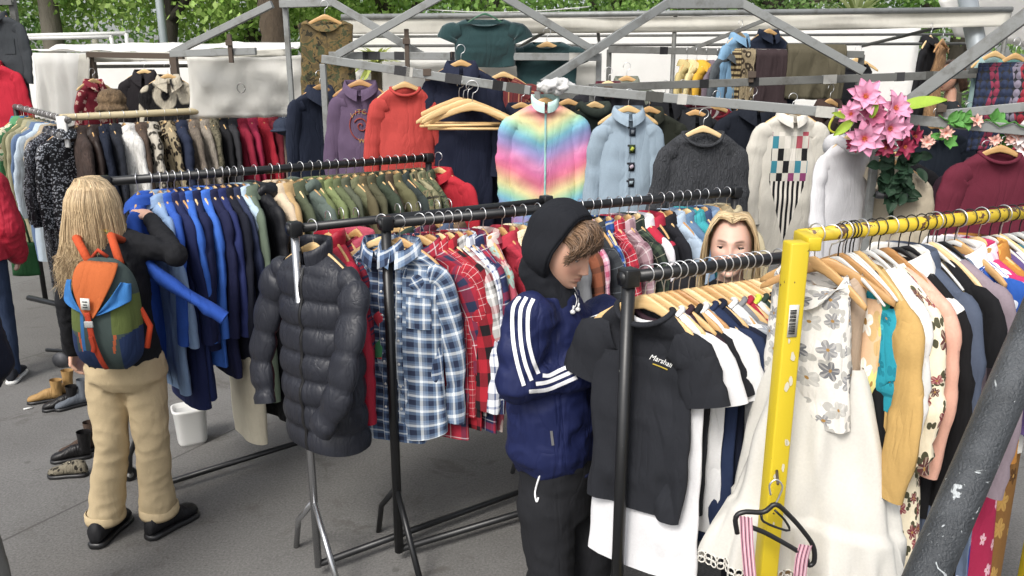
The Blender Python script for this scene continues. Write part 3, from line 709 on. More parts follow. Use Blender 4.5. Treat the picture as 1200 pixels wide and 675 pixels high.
# --- rack A
g = 'shirts on the plaid shirt rack'
bluepl = plaid('5f7796', [(0, .16, 'dfe6ea'), (.16, .30, '8394ab'), (.46, .80, '262f49')], None, .062)
put(RA, 468, 'blue white and navy plaid flannel shirt hung to the front', 'shirt', bluepl, yaw=40, jit=0, off=.0, S=.19, L=.80, slen=.66, group=g, tail=.05, folds=.02, seed=4, N=72, RR=40, pocket=2)
A_ = [
 (492, 'red and navy plaid flannel shirt', 'shirt', plaid('a81f33', [(.1, .45, '26304e'), (.6, .64, 'd6c8c8')], None, .11), dict(L=.82, yaw=35, jit=1)),
 (503, 'crimson shirt with fine white check', 'shirt', plaid('b3202f', [(.1, .14, 'e4d6d2'), (.5, .62, '8e1a2a'), (.7, .73, 'e4d6d2')], None, .06), dict(yaw=29, jit=1)),
 (515, 'red and black buffalo check shirt', 'shirt', plaid('b51c2b', [(0, .5, '1d181c')], None, .08), dict(L=.78, yaw=23, jit=1)),
 (526, 'grey and red check shirt with a white stripe', 'shirt', plaid('a7a5a2', [(.1, .35, 'a32a35'), (.5, .6, '2a2a2c'), (.75, .85, 'e9e7e3')], None, .12), dict(yaw=18, jit=1)),
 (537, 'white and navy windowpane shirt', 'shirt', plaid('dfe2e8', [(.1, .35, '2c3a66'), (.6, .7, '5a6a94')], None, .075), dict(L=.66, yaw=13, jit=1)),
 (549, 'navy and red tartan shirt with white lines', 'shirt', plaid('25305a', [(.1, .4, 'a32034'), (.5, .54, 'dfe3ea'), (.7, .9, '1d2444')], None, .10), dict(L=.8, yaw=8, jit=1)),
 (566, 'pinkish red shirt printed with pale palm leaves', 'shirt', floral('b84a5c', ['c9c3b4', '8fb0a4', 'd6c2b8'], 7, .34, 'c9a8a0', .55), dict(yaw=8, L=.74)),
 (588, 'plain red cotton shirt behind the palm leaf shirt', 'shirt', plaid('b3283a', [(.2, .5, '8d1f30')], None, .09), {}),
 (601, 'cream and yellow tattersall check shirt', 'shirt', plaid('dccfa8', [(.1, .15, '7f6d3f'), (.55, .6, 'a88f4a')], None, .035), {}),
 (613, 'washed blue chambray shirt next to the hood', 'shirt', plain('7e97ba'), {}),
 (630, 'olive checked shirt hidden behind the boy', 'shirt', plaid('5d5f45', [(.1, .4, '33382c')], None, .08), {}),
 (648, 'grey marl shirt hidden behind the boy', 'shirt', plain('6d6f73'), {}),
 (664, 'rust checked shirt hidden behind the boy', 'shirt', plaid('8a4a30', [(.1, .4, '3c2a24')], None, .08), {}),
 (680, 'pink and white madras shirt beside the boy\'s face', 'shirt', plaid('d9a7b8', [(.05, .3, 'b84a6a'), (.45, .6, 'f0e4e6'), (.75, .8, '7a4a7e')], None, .09), {}),
 (692, 'charcoal shirt with a dim grey tartan', 'shirt', plaid('35393d', [(.2, .5, '20242a'), (.7, .73, '808890')], None, .1), dict(L=.76)),
 (702, 'bright blue black and cream plaid shirt', 'shirt', plaid('2c5ab0', [(.1, .4, '14181e'), (.5, .58, 'd8d4b8'), (.75, .95, '1a2a50')], None, .11), dict(L=.76)),
 (714, 'scarlet tartan shirt with white window lines', 'shirt', plaid('b72436', [(.1, .14, 'eae2e0'), (.4, .6, '7c1a2c'), (.8, .83, 'eae2e0')], None, .08), {}),
 (726, 'dusty rose and grey madras shirt', 'shirt', plaid('a98890', [(.1, .4, '6d4a54'), (.55, .62, 'd8d0ce')], None, .08), {}),
 (737, 'black and bottle green tartan shirt', 'shirt', plaid('1d2622', [(.1, .35, '3e4c3a'), (.6, .64, 'b0a890')], None, .09), dict(L=.74)),
 (748, 'white and red track jacket', 'trackjacket', stripes('b81f36', [(.0, .48, 'd8d4d8')], .56), dict(cmat=plain('dcd8dc'), collar='shirt')),
 (761, 'black jacket with a red yoke', 'jacket', stripes('17181c', [(.0, .12, 'b02038')], .9), {}),
 (775, 'plain black shirt beside pale denim', 'shirt', plain('1b1c22'), {}),
 (785, 'pale washed denim shirt', 'shirt', plain('9fb2c6'), dict(yaw=8)),
 (797, 'mid blue denim jacket', 'jacket', plain('52708f'), dict(collar='shirt')),
 (806, 'teal ribbed cardigan between two denim jackets', 'knit', stripes('2f98a0', [(.4, .55, '227880')], .02, 0), dict(collar='shirt')),
 (817, 'dark indigo denim jacket', 'jacket', plain('35466a'), dict(collar='shirt')),
 (827, 'faded grey blue denim jacket', 'jacket', plain('6e86a4'), dict(collar='shirt')),
 (840, 'tan field jacket at the far end of the shirts', 'jacket', plain('9a8a68'), dict(collar='lapel')),
 (852, 'sand coloured jacket last on the shirt rail', 'jacket', plain('a89c7c'), dict(collar='shirt', L=.66)),
]
for px, s, k, m, kw in A_: put(RA, px, s, k, m, group=g, **kw)
# --- rack B
g = 'jackets on the long black rack'
roy = plain('2450b4', wear=.1, bump=.5)
jb = put(RB, 160, 'royal blue work jacket the woman is pulling out', 'jacket', roy, yaw=-22, S=.22, L=.80, collar='shirt', group=g, pocket=2, folds=.02, sw=.095,
    pose={-1: [(-.15, 0, -.17), (-.215, 0, -.22), (-.25, 0, -.38), (-.26, 0, -.56), (-.24, 0, -.74)], 1: [(.15, 0, -.17), (.225, .0, -.23), (.33, .03, -.30), (.42, .16, -.42), (.46, .36, -.57)]})
B_ = [
 (176, 'pale blue denim work shirt', 'shirt', plain('7d9ac0'), dict(L=1.0)), (186, 'cobalt blue drill jacket', 'jacket', plain('2a56b8'), {}),
 (195, 'navy corduroy jacket nearest the cobalt one', 'jacket', plain('1b2450'), dict(L=.95)), (203, 'ink blue chore jacket', 'jacket', plain('202c5e'), dict(L=.95)),
 (212, 'bright blue cotton jacket with a plain collar', 'jacket', plain('2f63c6'), {}), (221, 'deep navy padded jacket', 'jacket', plain('181f45'), dict(puff=.006)),
 (231, 'cornflower blue work jacket', 'jacket', plain('3468cc'), dict(L=.86)), (241, 'midnight blue wool jacket', 'jacket', plain('191d40'), dict(L=.9)),
 (250, 'navy overall jacket with a flat collar', 'jacket', plain('222c60'), {}), (259, 'black navy donkey jacket', 'jacket', plain('151826'), dict(L=.88)),
 (267, 'slate navy waistcoat over a pale shirt', 'jacket', plain('2b3350'), dict(L=.7)), (275, 'ice blue denim jacket', 'shirt', plain('a9c0d2'), dict(L=.84)),
 (284, 'long sage green overcoat', 'coat', plain('5c6a58'), dict(L=1.1)),
 (298, 'long black coat with a leather hood', 'coat', plain('15161b', rough=.6), dict(L=1.15, collar='hood', cmat=plain('1d1e22', rough=.35), yaw=8)),
 (317, 'cream wool coat between black and tan coats', 'coat', plain('c8b294'), dict(L=.95)), (326, 'tan camel coat with a turned collar', 'coat', plain('b08f5e'), dict(L=1.0)),
 (340, 'dark olive waxed jacket beside the camel coat', 'jacket', plain('4a523c'), dict(L=.9, collar='lapel')),
 (352, 'grey green parka with a padded hood', 'jacket', plain('55625a'), dict(L=.9, collar='hood', yaw=8)),
 (364, 'moss green army shirt', 'shirt', plain('5f6a3e'), dict(L=.8)), (374, 'fern green army shirt with open collar', 'shirt', plain('6d7a4a'), dict(L=.8)),
 (384, 'olive drab field jacket with drawcord', 'jacket', plain('57603f'), {}), (394, 'grey olive combat jacket', 'jacket', plain('4f5442'), {}),
 (405, 'khaki green combat jacket turned outward', 'jacket', plain('646748'), dict(yaw=14)), (415, 'brownish olive army jacket', 'jacket', plain('5a5238'), {}),
 (425, 'dark khaki army jacket with epaulettes', 'jacket', plain('4b4a34'), {}), (436, 'deep forest green army jacket', 'jacket', plain('353f30'), {}),
 (446, 'umber brown combat jacket', 'jacket', plain('4c3f30'), {}), (455, 'dull bronze green combat jacket', 'jacket', plain('5d5b3c'), {}),
 (464, 'charcoal green army jacket', 'jacket', plain('2f3836'), dict(yaw=8)), (474, 'disrupted pattern camouflage jacket', 'jacket', camo(('4c5a3c', '6f6648', '2e3228', '1e1f1c')), {}),
 (484, 'desert camouflage jacket in sand and brown', 'jacket', camo(('8b8464', '6d6a4c', '4a5238', '39362a')), {}), (494, 'woodland camouflage jacket at the far post', 'jacket', camo(('565c40', '3c4632', '75694c', '23241e')), {}),
]
for px, s, k, m, kw in B_:
    kw = dict(kw)
    if k == 'jacket': kw.setdefault('collar', 'shirt')
    put(RB, px, s, k, m, group=g, **kw)
put(RB, 514, 'small red jacket hung past the end post', 'jacket', plain('b71f2c'), group=g, L=.5, collar='shirt', yaw=20)
put(RB, 262, 'long cream pleated skirt hanging under the blue jackets', 'coat', plain('bdb49c'), L=1.33, group=g, collar='none', sleeve=None, S=.17, hem=.24, folds=.03, off=-.02)
# --- rack C
g = 'T-shirts on the front rack'
blk = plain('22242a', bump=.6, bdist=.02, wear=.12)
tb = put(RC, 757, 'faded black T-shirt with small chest logo', 'tee', blk, yaw=28, jit=0, S=.166, L=.66, group=g, N=90, RR=56, folds=.022, hem=.166, crease=.004, chest=.97, seed=21, hanger_kind='wide')
fy = root_fy[tb.name]
text_on('Marshall', .023, plain('e4e4e0'), tb, .058, -.262, fy, 'chest_logo', shear=.35, rot=-.12)
lm = MB()
pts = [(x, fy(x, -.276-(x-.08)*.13)-.003, -.276-(x-.08)*.13) for x in np.linspace(.034, .084, 12)]
lm.tube(pts, .0022, 5); lm.build('logo_underline', plain('b79b2c'), tb)
lb = MB(); lb.box((0, .046, -.125), (.06, .002, .018)); lb.build('neck_label', plain(W_), tb)
C_ = [
 (768, 'long white T-shirt hanging below the black one', 'tee', plain('d2d2d4', bump=.4, bdist=.014), dict(L=.88, S=.185, hem=.19, yaw=28, jit=0, N=72, RR=44)),
 (779, 'dark maroon T-shirt with a black neck', 'tee', plain('35202a'), dict(L=.66, S=.15)),
 (789, 'black T-shirt between maroon and white', 'tee', plain('1c1d22'), dict(L=.66, S=.15)),
 (797, 'plain white T-shirt behind the maroon one', 'tee', plain('d2d2d2'), dict(L=.74, S=.18)),
 (808, 'navy blue T-shirt with a long sleeve edge', 'tee', plain('1f2c4c'), dict(L=.78, S=.19)),
 (818, 'darker navy T-shirt right behind the blue one', 'tee', plain('161c30'), dict(L=.8, S=.185)),
 (831, 'white T-shirt with grey line print', 'tee', floral('d4d4d4', ['b0b3b9', '8f949c'], 9, .2, None, .8), dict(S=.185)),
 (842, 'mid grey T-shirt before the red one', 'tee', plain('77787c'), {}),
 (850, 'crimson red T-shirt on the front rack', 'tee', plain('b22238'), {}),
 (859, 'white T-shirt with lime neck trim', 'tee', plain('d2d2d0'), dict(cmat=plain('c3d336'))),
 (868, 'bottle green T-shirt near the yellow post', 'tee', plain('2c3d33'), {}),
 (876, 'black T-shirt beside the bottle green one', 'tee', plain('191a1c'), {}),
 (885, 'charcoal T-shirt near the yellow post', 'tee', plain('3a3b3e'), {}),
 (895, 'pale cream T-shirt near the yellow post', 'tee', plain('d6d0b8'), {}),
]
for px, s, k, m, kw in C_: put(RC, px, s, k, m, group=g, hanger_kind=random.choice(('wood', 'wide')), **kw)
# --- yellow rack
g = 'dresses on the yellow rack'
def puts(px, short, mat, yaw=0, name='skirt', cat='skirt', off=0, dz=0, **k):
    A, B = RY; p = on_line(A, B, px); d = (B-A).normalized(); p = p+Vector((d.y, -d.x, 0))*off+Vector((0, 0, dz))
    return skirt(name, short, cat, p, yaw_of(A, B)+math.radians(yaw), mat, short=short, group=g, **k)
whitecot = plain('cbc8bf', bump=.22, bdist=.012, wear=.06)
puts(964, 'long white cotton skirt with a lace hem', whitecot, 32, W=.11, L=.62, hem=.25, top=-.35, tiers=.74, off=.03, lace=plain('d4d0c6'), bh=.10, folds=.055, nf=14)
put(RY, 957, 'white camisole printed with grey flowers', 'top', floral('dedad2', ['8a8a8c', '6d6e72', 'b8b6b0'], 14, .36, 'b0aea8', .8), yaw=6, jit=0, S=.125, L=.42, sleeve=None, group=g, dipf=.10, hem=.15, neck=.10, drop=.03, hanger_kind='wood')
put(RY, 978, 'taupe silk slip under the white camisole', 'top', plain('a89078', rough=.5), L=.72, sleeve=None, group=g, S=.11, hem=.10, jit=0, off=.02, hanger_kind='white')
puts(990, 'peach slip dress with yellow and white flowers', floral('e0b488', ['d8cf72', 'e4e0cc', 'c9c25e', 'eeeadd'], 8, .42, 'cfa86a', .6), 6, name='dress', cat='dress', W=.12, L=1.0, hem=.21, top=-.16, bodice=.35, bodw=.13, folds=.02, nf=8)
put(RY, 993, 'turquoise lace blouse with puffed sleeve', 'top', floral('1a93a8', ['3fb4c4', '0e7488'], 22, .3, '127f94', .6), L=.5, sleeve='long', slen=.28, S=.16, group=g, sw=.07, yaw=2, hanger_kind='white')
put(RY, 998, 'emerald green satin top', 'top', plain('128a6a', rough=.4), L=.58, sleeve=None, S=.15, group=g, hanger_kind='white')
put(RY, 1002, 'black velvet dress among the bright ones', 'dress', plain('101216'), L=.9, group=g, sleeve=None, jit=2, S=.16, hanger_kind='white')
put(RY, 1010, 'mustard tan jacket with a cuff', 'jacket', plain('bd9550'), L=.75, group=g, collar='none', slen=.5, hanger_kind='wood')
put(RY, 1022, 'plain white long dress', 'dress', plain('dcdad6'), L=1.1, sleeve='long', group=g, slen=.5, hanger_kind='white')
put(RY, 1032, 'cream long dress with dark red flower sprigs', 'dress', floral('e6d8b8', ['7a2a34', '96404a', '5c3230'], 15, .34, '4c4a34', .8), L=1.2, sleeve='long', slen=.45, group=g, yaw=6, hanger_kind='white')
put(RY, 1044, 'peach pink satin blouse with gathered cuffs', 'top', plain('dba088', rough=.4), L=.6, sleeve='long', slen=.5, S=.2, group=g, hanger_kind='wood')
put(RY, 1056, 'black jacket with a wide white collar', 'jacket', stripes('161517', [(0, .14, 'e0dcd4')], .9), L=.7, group=g, collar='lapel', cmat=plain('e2ded6'), hanger_kind='plastic')
put(RY, 1068, 'dark denim jacket with frayed cuffs', 'jacket', plain('4a5468'), L=.8, group=g, collar='shirt', slen=.62, hanger_kind='plastic')
put(RY, 1080, 'black top with gold sequin bands', 'top', stripes('191510', [(0, .4, '8d7640')], .06, 0, rough=.4), L=.7, sleeve='long', slen=.4, group=g, hanger_kind='white')
put(RY, 1090, 'plain black jersey dress', 'dress', plain('151518'), L=1.1, group=g, hanger_kind='white')
put(RY, 1100, 'dusty mauve cardigan on the yellow rail', 'knit', plain('8d7d86'), L=.62, group=g, collar='none', hanger_kind='white')
put(RY, 1110, 'grey blue denim dress', 'dress', plain('62728c'), L=1.0, group=g, hanger_kind='plastic')
put(RY, 1122, 'white shirt with big blue hibiscus sleeve', 'shirt', floral('2458b8', ['e8e8ec', 'dfe4ee'], 6, .36, None, .7), L=.6, sleeve='short', group=g, b=.022, placket=False, pocket=False, yaw=8, cmat=plain('e2e2e4'), hanger_kind='white')
put(RY, 1136, 'hot pink shirt with white hibiscus print', 'shirt', floral('d02f68', ['ecdfe4', 'f0d0dc'], 7, .34, None, .7), L=.66, sleeve='short', group=g, b=.022, placket=False, pocket=False, hanger_kind='white')
put(RY, 1150, 'orange and brown printed shirt', 'shirt', floral('b8762a', ['5f3a1c', 'd89a3c'], 10, .34, None, .6), L=.66, sleeve='short', group=g, b=.022, placket=False, pocket=False, hanger_kind='white')
for px, s, m in ((1124, 'royal blue maxi dress with white hibiscus flowers', floral('163f9a', ['e6e8ee', 'cfd8ea'], 5.5, .34, None, .7)), (1150, 'raspberry red long dress with pale sprigs', floral('b02048', ['e0b0bc'], 8, .2, None, .8)), (1176, 'brown and gold patterned long skirt', floral('7a5224', ['a8803a', '4c3014'], 9, .36, None, .5)), (1096, 'long black skirt next to the leaning pole', plain('141418'))):
    puts(px, s, m, 0, name='dress', cat='dress', W=.14, L=1.3, hem=.2, top=-.16, folds=.02, nf=8)
# turquoise sleeve left of the post
put(RC, 912, 'turquoise lace dress hung behind the yellow post', 'dress', floral('1c92a6', ['3fb0c0', '0f7486'], 20, .3, '127f94', .6), L=.62, S=.16, group=g, sleeve='short', hem=.18)

for px, s_, m_, kw in ((1163, 'violet cotton blouse near the frame edge', plain('5a4880'), {}), (1174, 'white crochet top near the frame edge', plain('cfccc4'), {}), (1186, 'sea blue blouse near the frame edge', plain('3c8094'), {}), (1198, 'black blouse near the frame edge', plain('1a1a1c'), {}), (1210, 'amber yellow blouse at the frame edge', plain('b8862c'), {}), (1222, 'rust red blouse at the frame edge', plain('7c3428'), {})):
    put(RY, px, s_, 'top', m_, group=g, sleeve='long', slen=.45, hanger_kind='white', **kw)
# ------------------------------------------------------------------ people
from mathutils.bvhtree import BVHTree
from mathutils import noise as mnoise
def V3(*a): return Vector(a)
def ell(b, c, r, R=None, n=16):
    A = np.zeros((n+1, 2*n, 3)); c = Vector(c)
    for i in range(n+1):
        be = -PI/2+PI*i/n; be = max(-PI/2+.02, min(PI/2-.02, be))
        for j in range(2*n):
            l = PI*j/n; p = Vector((r[0]*math.cos(be)*math.cos(l), r[1]*math.cos(be)*math.sin(l), r[2]*math.sin(be)))
            A[i, j] = c+(R @ p if R else p)
    b.grid(A, True, None, True, True)
def limb(b, pts, rs, n=16):
    """tapered limb through joints with round ends"""
    pts = [Vector(p) for p in pts]; b.tube(pts, rs, n)
    for p, r in zip(pts, rs): ell(b, p, (r, r, r), n=8)
def loft(b, secs, right, n=28, e=.9):
    A = np.zeros((len(secs), n, 3))
    for i, s in enumerate(secs):
        c, hw, hd = Vector(s[0]), s[1], s[2]; rt = Vector(s[3]) if len(s) > 3 else Vector(right); f = Vector((-rt.y, rt.x, 0))
        for j in range(n):
            a = 2*PI*j/n; A[i, j] = c+rt*(hw*sgp(np.array(math.cos(a)), e).item())+f*(hd*sgp(np.array(math.sin(a)), e).item())
    b.grid(A, True, None, True, True)
def blob(b, name, mat, parent, voxel=.011, sm=4, wrinkle=0, wscale=(9, 9, 5), cut=None):
    m = b.mesh('tmp'); o = bpy.data.objects.new('tmp', m); COL.objects.link(o)
    r = o.modifiers.new('r', 'REMESH'); r.mode = 'VOXEL'; r.voxel_size = voxel
    s = o.modifiers.new('s', 'SMOOTH'); s.iterations = sm; s.factor = .5
    bpy.context.view_layer.update()
    me = bpy.data.meshes.new_from_object(o.evaluated_get(bpy.context.evaluated_depsgraph_get())); bpy.data.objects.remove(o)
    me.polygons.foreach_set('use_smooth', np.ones(len(me.polygons), bool)); me.name = name
    if wrinkle:
        ns = [v.normal.copy() for v in me.vertices]
        for v, n in zip(me.vertices, ns):
            p = Vector((v.co.x*wscale[0], v.co.y*wscale[1], v.co.z*wscale[2]))
            a = mnoise.noise(p); c = abs(mnoise.noise(p*1.9+Vector((7, 3, 1)))); v.co += n*wrinkle*(a*.8-c*1.3+.3)
    if cut:
        bm = bmesh.new(); bm.from_mesh(me); bmesh.ops.delete(bm, geom=[v for v in bm.verts if cut(v.co)], context='VERTS'); bm.to_mesh(me); bm.free()
    me.materials.clear()
    return link(name, me, mat, parent)
def skin(c, name='skin'):
    t = NT(name); at = t.n('ShaderNodeVertexColor'); at.layer_name = 'Tint'; oc = t.coord(); n = t.noise(oc, 30, 4)
    base = t.mix(t.math('MULTIPLY', n, .25), lin(c), tuple(x*y for x, y in zip(lin(c)[:3], (.85, .6, .55)))+(1,))
    t.col(base); t.b.inputs['Subsurface Weight'].default_value = .15; t.b.inputs['Subsurface Radius'].default_value = (.012, .005, .003); t.b.inputs['Subsurface Scale'].default_value = 1
    t.set(Roughness=.5); t.b.inputs['Specular IOR Level'].default_value = .35
    return t.m
def head_skin(c, lips, brow):
    t = NT('face_skin'); at = t.n('ShaderNodeVertexColor'); at.layer_name = 'Tint'; sp = t.n('ShaderNodeSeparateColor'); t.l(at.outputs[0], sp.inputs[0])
    oc = t.coord(); n = t.noise(oc, 40, 4)
    base = t.mix(t.math('MULTIPLY', n, .22), lin(c), tuple(x*y for x, y in zip(lin(c)[:3], (.85, .6, .55)))+(1,))
    base = t.mix(t.math('MULTIPLY', sp.outputs[2], .5), base, lin('c0695a'))      # cheeks, nose tip
    mot = t.noise(oc, 120, 3, .6); t.bump(t.noise(oc, 420, 2), .12, .002); base = t.mix(t.math('MULTIPLY', mot, .22), base, tuple(x*.7 for x in lin(c)[:3])+(1,))
    base = t.mix(sp.outputs[0], base, lin(lips)); base = t.mix(sp.outputs[1], base, lin(brow))
    t.col(base); t.b.inputs['Subsurface Weight'].default_value = .15; t.b.inputs['Subsurface Radius'].default_value = (.012, .005, .003); t.b.inputs['Subsurface Scale'].default_value = 1
    t.set(Roughness=.48); t.b.inputs['Specular IOR Level'].default_value = .35; return t.m
def eye_mat(iris):
    t = NT('eyeball'); sp = t.n('ShaderNodeSeparateXYZ'); t.l(t.coord(), sp.inputs[0])
    r = t.math('SQRT', t.math('ADD', t.math('POWER', sp.outputs[0], 2), t.math('POWER', sp.outputs[2], 2)))
    c = t.ramp(t.math('MULTIPLY', r, 80), [(0, (.01, .01, .01, 1)), (.2, (.01, .01, .01, 1)), (.21, lin(iris)), (.47, tuple(x*.4 for x in lin(iris)[:3])+(1,)), (.5, lin('b4a8a0'))], 'CONSTANT')
    t.col(c); t.set(Roughness=.08); return t.m
def frame(f, up):
    """rotation whose -Y is the face direction f and Z is as near up as possible"""
    y = -Vector(f).normalized(); x = y.cross(Vector(up)).normalized(); z = x.cross(y)
    return Matrix((x, y, z)).transposed()
def head(parent, c, R, s, skinm, lidm, iris='5a4632', lid=.35, jaw=.30, female=False, brow=1.0, ears=True, look=(0, -1, 0), neck=None):
    """sculpted head; local frame: face to -Y, Z up, centre of the skull at the origin"""
    nl, nb = 120, 90; b = MB(); A = np.zeros((nb, nl, 3)); T = np.zeros((nb, nl, 3))
    lam = np.linspace(-PI, PI, nl, endpoint=False)
    # denser sampling towards the face
    lam = lam-.35*np.sin(lam)
    for i, be in enumerate(np.linspace(-PI/2+.03, PI/2-.03, nb)):
        cb, sb = math.cos(be), math.sin(be); z = .115*sb+0*lam
        x = .074*cb*np.sin(lam); y = -.094*cb*sgp(np.cos(lam), .92)
        fr = np.cos(lam) > 0
        if sb < 0:
            t = -sb; x = x*(1-jaw*t**1.6)+0; y = y-.050*t**2.2; y = np.where(~fr, y*(1-.35*t), y)
            x = x*(1+.18*t)       # jaw keeps some width until the chin
        if sb > .3: y = y+.012*(sb-.3)
        g = lambda x0, z0, sx, sz: np.exp(-((x-x0)/sx)**2-((z-z0)/sz)**2)*np.clip(np.cos(lam)*2, 0, 1)
        g2 = lambda x0, z0, sx, sz: g(x0, z0, sx, sz)+g(-x0, z0, sx, sz)
        zz = float(z[0]); prof = np.interp(zz, [-.047, -.041, -.034, -.028, .0, .016, .03], [0, .013, .024, .022, .010, .004, 0])
        wn = np.interp(zz, [-.04, -.03, 0, .02], [.017, .0135, .009, .010])
        d = prof*np.exp(-(x/wn)**2)*np.clip(np.cos(lam)*2, 0, 1)
        d = d+.006*g2(.0135, -.036, .007, .007)                                      # nostril wings
        d = d-.0115*g2(.031, .006, .016, .011)+.0045*g2(.026, .028, .022, .008)      # sockets, brow
        d = d+.005*g2(.040, -.022, .020, .018)                                       # cheekbones
        lw = .021 if female else .022
        d = d+.0065*g(0, -.0565, lw, .0055)+.0075*g(0, -.068, lw*.9, .006)-.0030*g(0, -.0620, lw*1.1, .0022)-.004*g(0, -.080, .02, .006)
        d = d+.008*g(0, -.098, .020, .013)
        y = y-d
        A[i] = np.stack([x, y, z], -1)
        # tints: R lips, G brows, B blush
        mw = np.clip(1-(np.abs(x)/.0245)**2, 0, 1); lip = np.exp(-((zz+.0622)/(.0088*np.sqrt(mw)+.0008))**4)*(mw > 0)*(np.cos(lam) > .3)
        arch = .027+.004*np.sin(np.clip((np.abs(x)-.012)/.034, 0, 1)*PI*.75); bt = np.clip(1-((np.abs(x)-.030)/.0195)**4, 0, 1)
        br = np.exp(-((zz-arch)/(.0040 if female else .0045))**2)*bt*(np.cos(lam) > .2)
        T[i, :, 0] = lip; T[i, :, 1] = br*brow; T[i, :, 2] = g2(.042, -.03, .02, .02)*.7+g(0, -.033, .013, .01)*.6
    b.grid(A*s, True, None, True, True); me = b.mesh('head')
    ca = me.color_attributes.new('Tint', 'FLOAT_COLOR', 'POINT'); buf = np.ones((len(me.vertices), 4)); n0 = nb*nl
    buf[:n0, :3] = np.clip(T.reshape(-1, 3), 0, 1); buf[n0:, :3] = 0; ca.data.foreach_set('color', buf.ravel())
    M = Matrix.Translation(c) @ R.to_4x4()
    h = link('head', me, skinm, parent); h.matrix_local = M
    for sd in (-1, 1):
        ec = Vector((sd*.0315, -.0655, .006))*s
        eb = MB(); ell(eb, (0, 0, 0), (.0125*s,)*3, n=12); e = eb.build('eye', eye_mat(iris), h, ec)
        e.rotation_euler = Vector(look).to_track_quat('-Y', 'Z').to_euler()
        for up, amt in ((1, lid), (-1, .22)):
            lb = MB(); n = 12; G = np.zeros((n, 18, 3)); top = PI*(.5-amt)
            for i in range(n):
                a = PI/2-(PI/2-(PI/2-PI*amt))*(i/(n-1))    # latitude from pole to lid edge
                a = PI/2-PI*amt*i/(n-1)
                for j in range(18):
                    l = -PI+PI*(j/17); r = .0136*s
                    # latitude measured about the x axis, so the lid closes over the front
                    th = -PI*.15+PI*(.65*amt/.5+.12)*i/(n-1)
                    xx = -math.cos(PI*j/17); rr = math.sqrt(max(0, 1-xx*xx)); ang = PI/2+.5-th*1.0-0
                    G[i, j] = (r*xx*1.12, -r*rr*math.cos(ang)*1.0, up*r*rr*math.sin(ang))
            lb.grid(G, False); lb.build('eyelid', lidm, h, ec)
            if up > 0:
                ls = MB(); ls.tube([Vector(p)*1.03 for p in G[-1]], .0019*s if female else .0008*s, 5); ls.build('lashes', paint('241a16', .7), h, ec)
        if ears:
            rb = MB(); ell(rb, (0, 0, 0), (.008*s, .017*s, .030*s), n=10); er = rb.build('ear', skinm, h, Vector((sd*.075, .012, -.006))*s, (0.15, 0, sd*.35))
    return h
def hair_mat(c1, c2):
    t = NT('hair_'+c1); uv = t.coord('UV'); sp = t.n('ShaderNodeSeparateXYZ'); t.l(uv, sp.inputs[0])
    k = t.math('ADD', t.math('MULTIPLY', sp.outputs[1], .25), t.math('MULTIPLY', sp.outputs[0], .8))
    t.col(t.ramp(k, [(0, lin(c1)), (.9, lin(c2))])); t.set(Roughness=.42); t.b.inputs['Specular IOR Level'].default_value = .4; return t.m
def strands(name, paths, r, mat, parent):
    b = MB()
    for pts in paths:
        C = catmull(pts, 11); n = len(C); u = random.random()
        A = np.zeros((n, 3, 3)); up = None
        for i in range(n):
            t = C[min(i+1, n-1)]-C[max(i-1, 0)]; t = Vector(t).normalized(); o = t.orthogonal().normalized() if up is None else (up-t*up.dot(t)).normalized(); up = o
            q = t.cross(o); rr = r*(1-.75*(i/(n-1))**2)
            for j, a in enumerate((0, 2.1, 4.2)): A[i, j] = C[i]+rr*(np.array(o)*math.cos(a)+np.array(q)*math.sin(a))
        uv = np.zeros((n, 4, 2)); uv[..., 0] = u; uv[..., 1] = np.linspace(1, .2, n)[:, None]
        b.grid(A, True, uv)
    return b.build(name, mat, parent)
def shoe(parent, name, ankle, fwd, mat, sole, ln=.27, wd=.047, h=.10):
    """ankle: point on the ground under the ankle"""
    f = Vector(fwd).normalized(); r = Vector((f.y, -f.x, 0)); b = MB(); secs = []
    for t, hw, hh in ((-.09, .4, .5), (-.075, .72, .9), (-.03, .78, 1.0), (.04, .80, .9), (.10, .98, .6), (.15, .95, .48), (ln-.10, .6, .38), (ln-.09, .3, .25)):
        secs.append((t, hw*wd, hh*h))
    A = np.zeros((len(secs), 16, 3)); S = np.zeros((len(secs), 16, 3))
    for i, (t, hw, hh) in enumerate(secs):
        for j in range(16):
            a = 2*PI*j/16; A[i, j] = Vector(ankle)+f*t+r*(hw*math.cos(a))+Vector((0, 0, .02+hh*.5+hh*.5*math.sin(a)))
            S[i, j] = Vector(ankle)+f*t*1.03+r*(hw*1.1*sgp(np.array(math.cos(a)), .6).item())+Vector((0, 0, .014+.014*sgp(np.array(math.sin(a)), .4).item()))
    b.grid(A, True, None, True, True); s = b.build(name, mat, parent)
    b = MB(); b.grid(S, True, None, True, True); b.build('sole', sole, s); return s
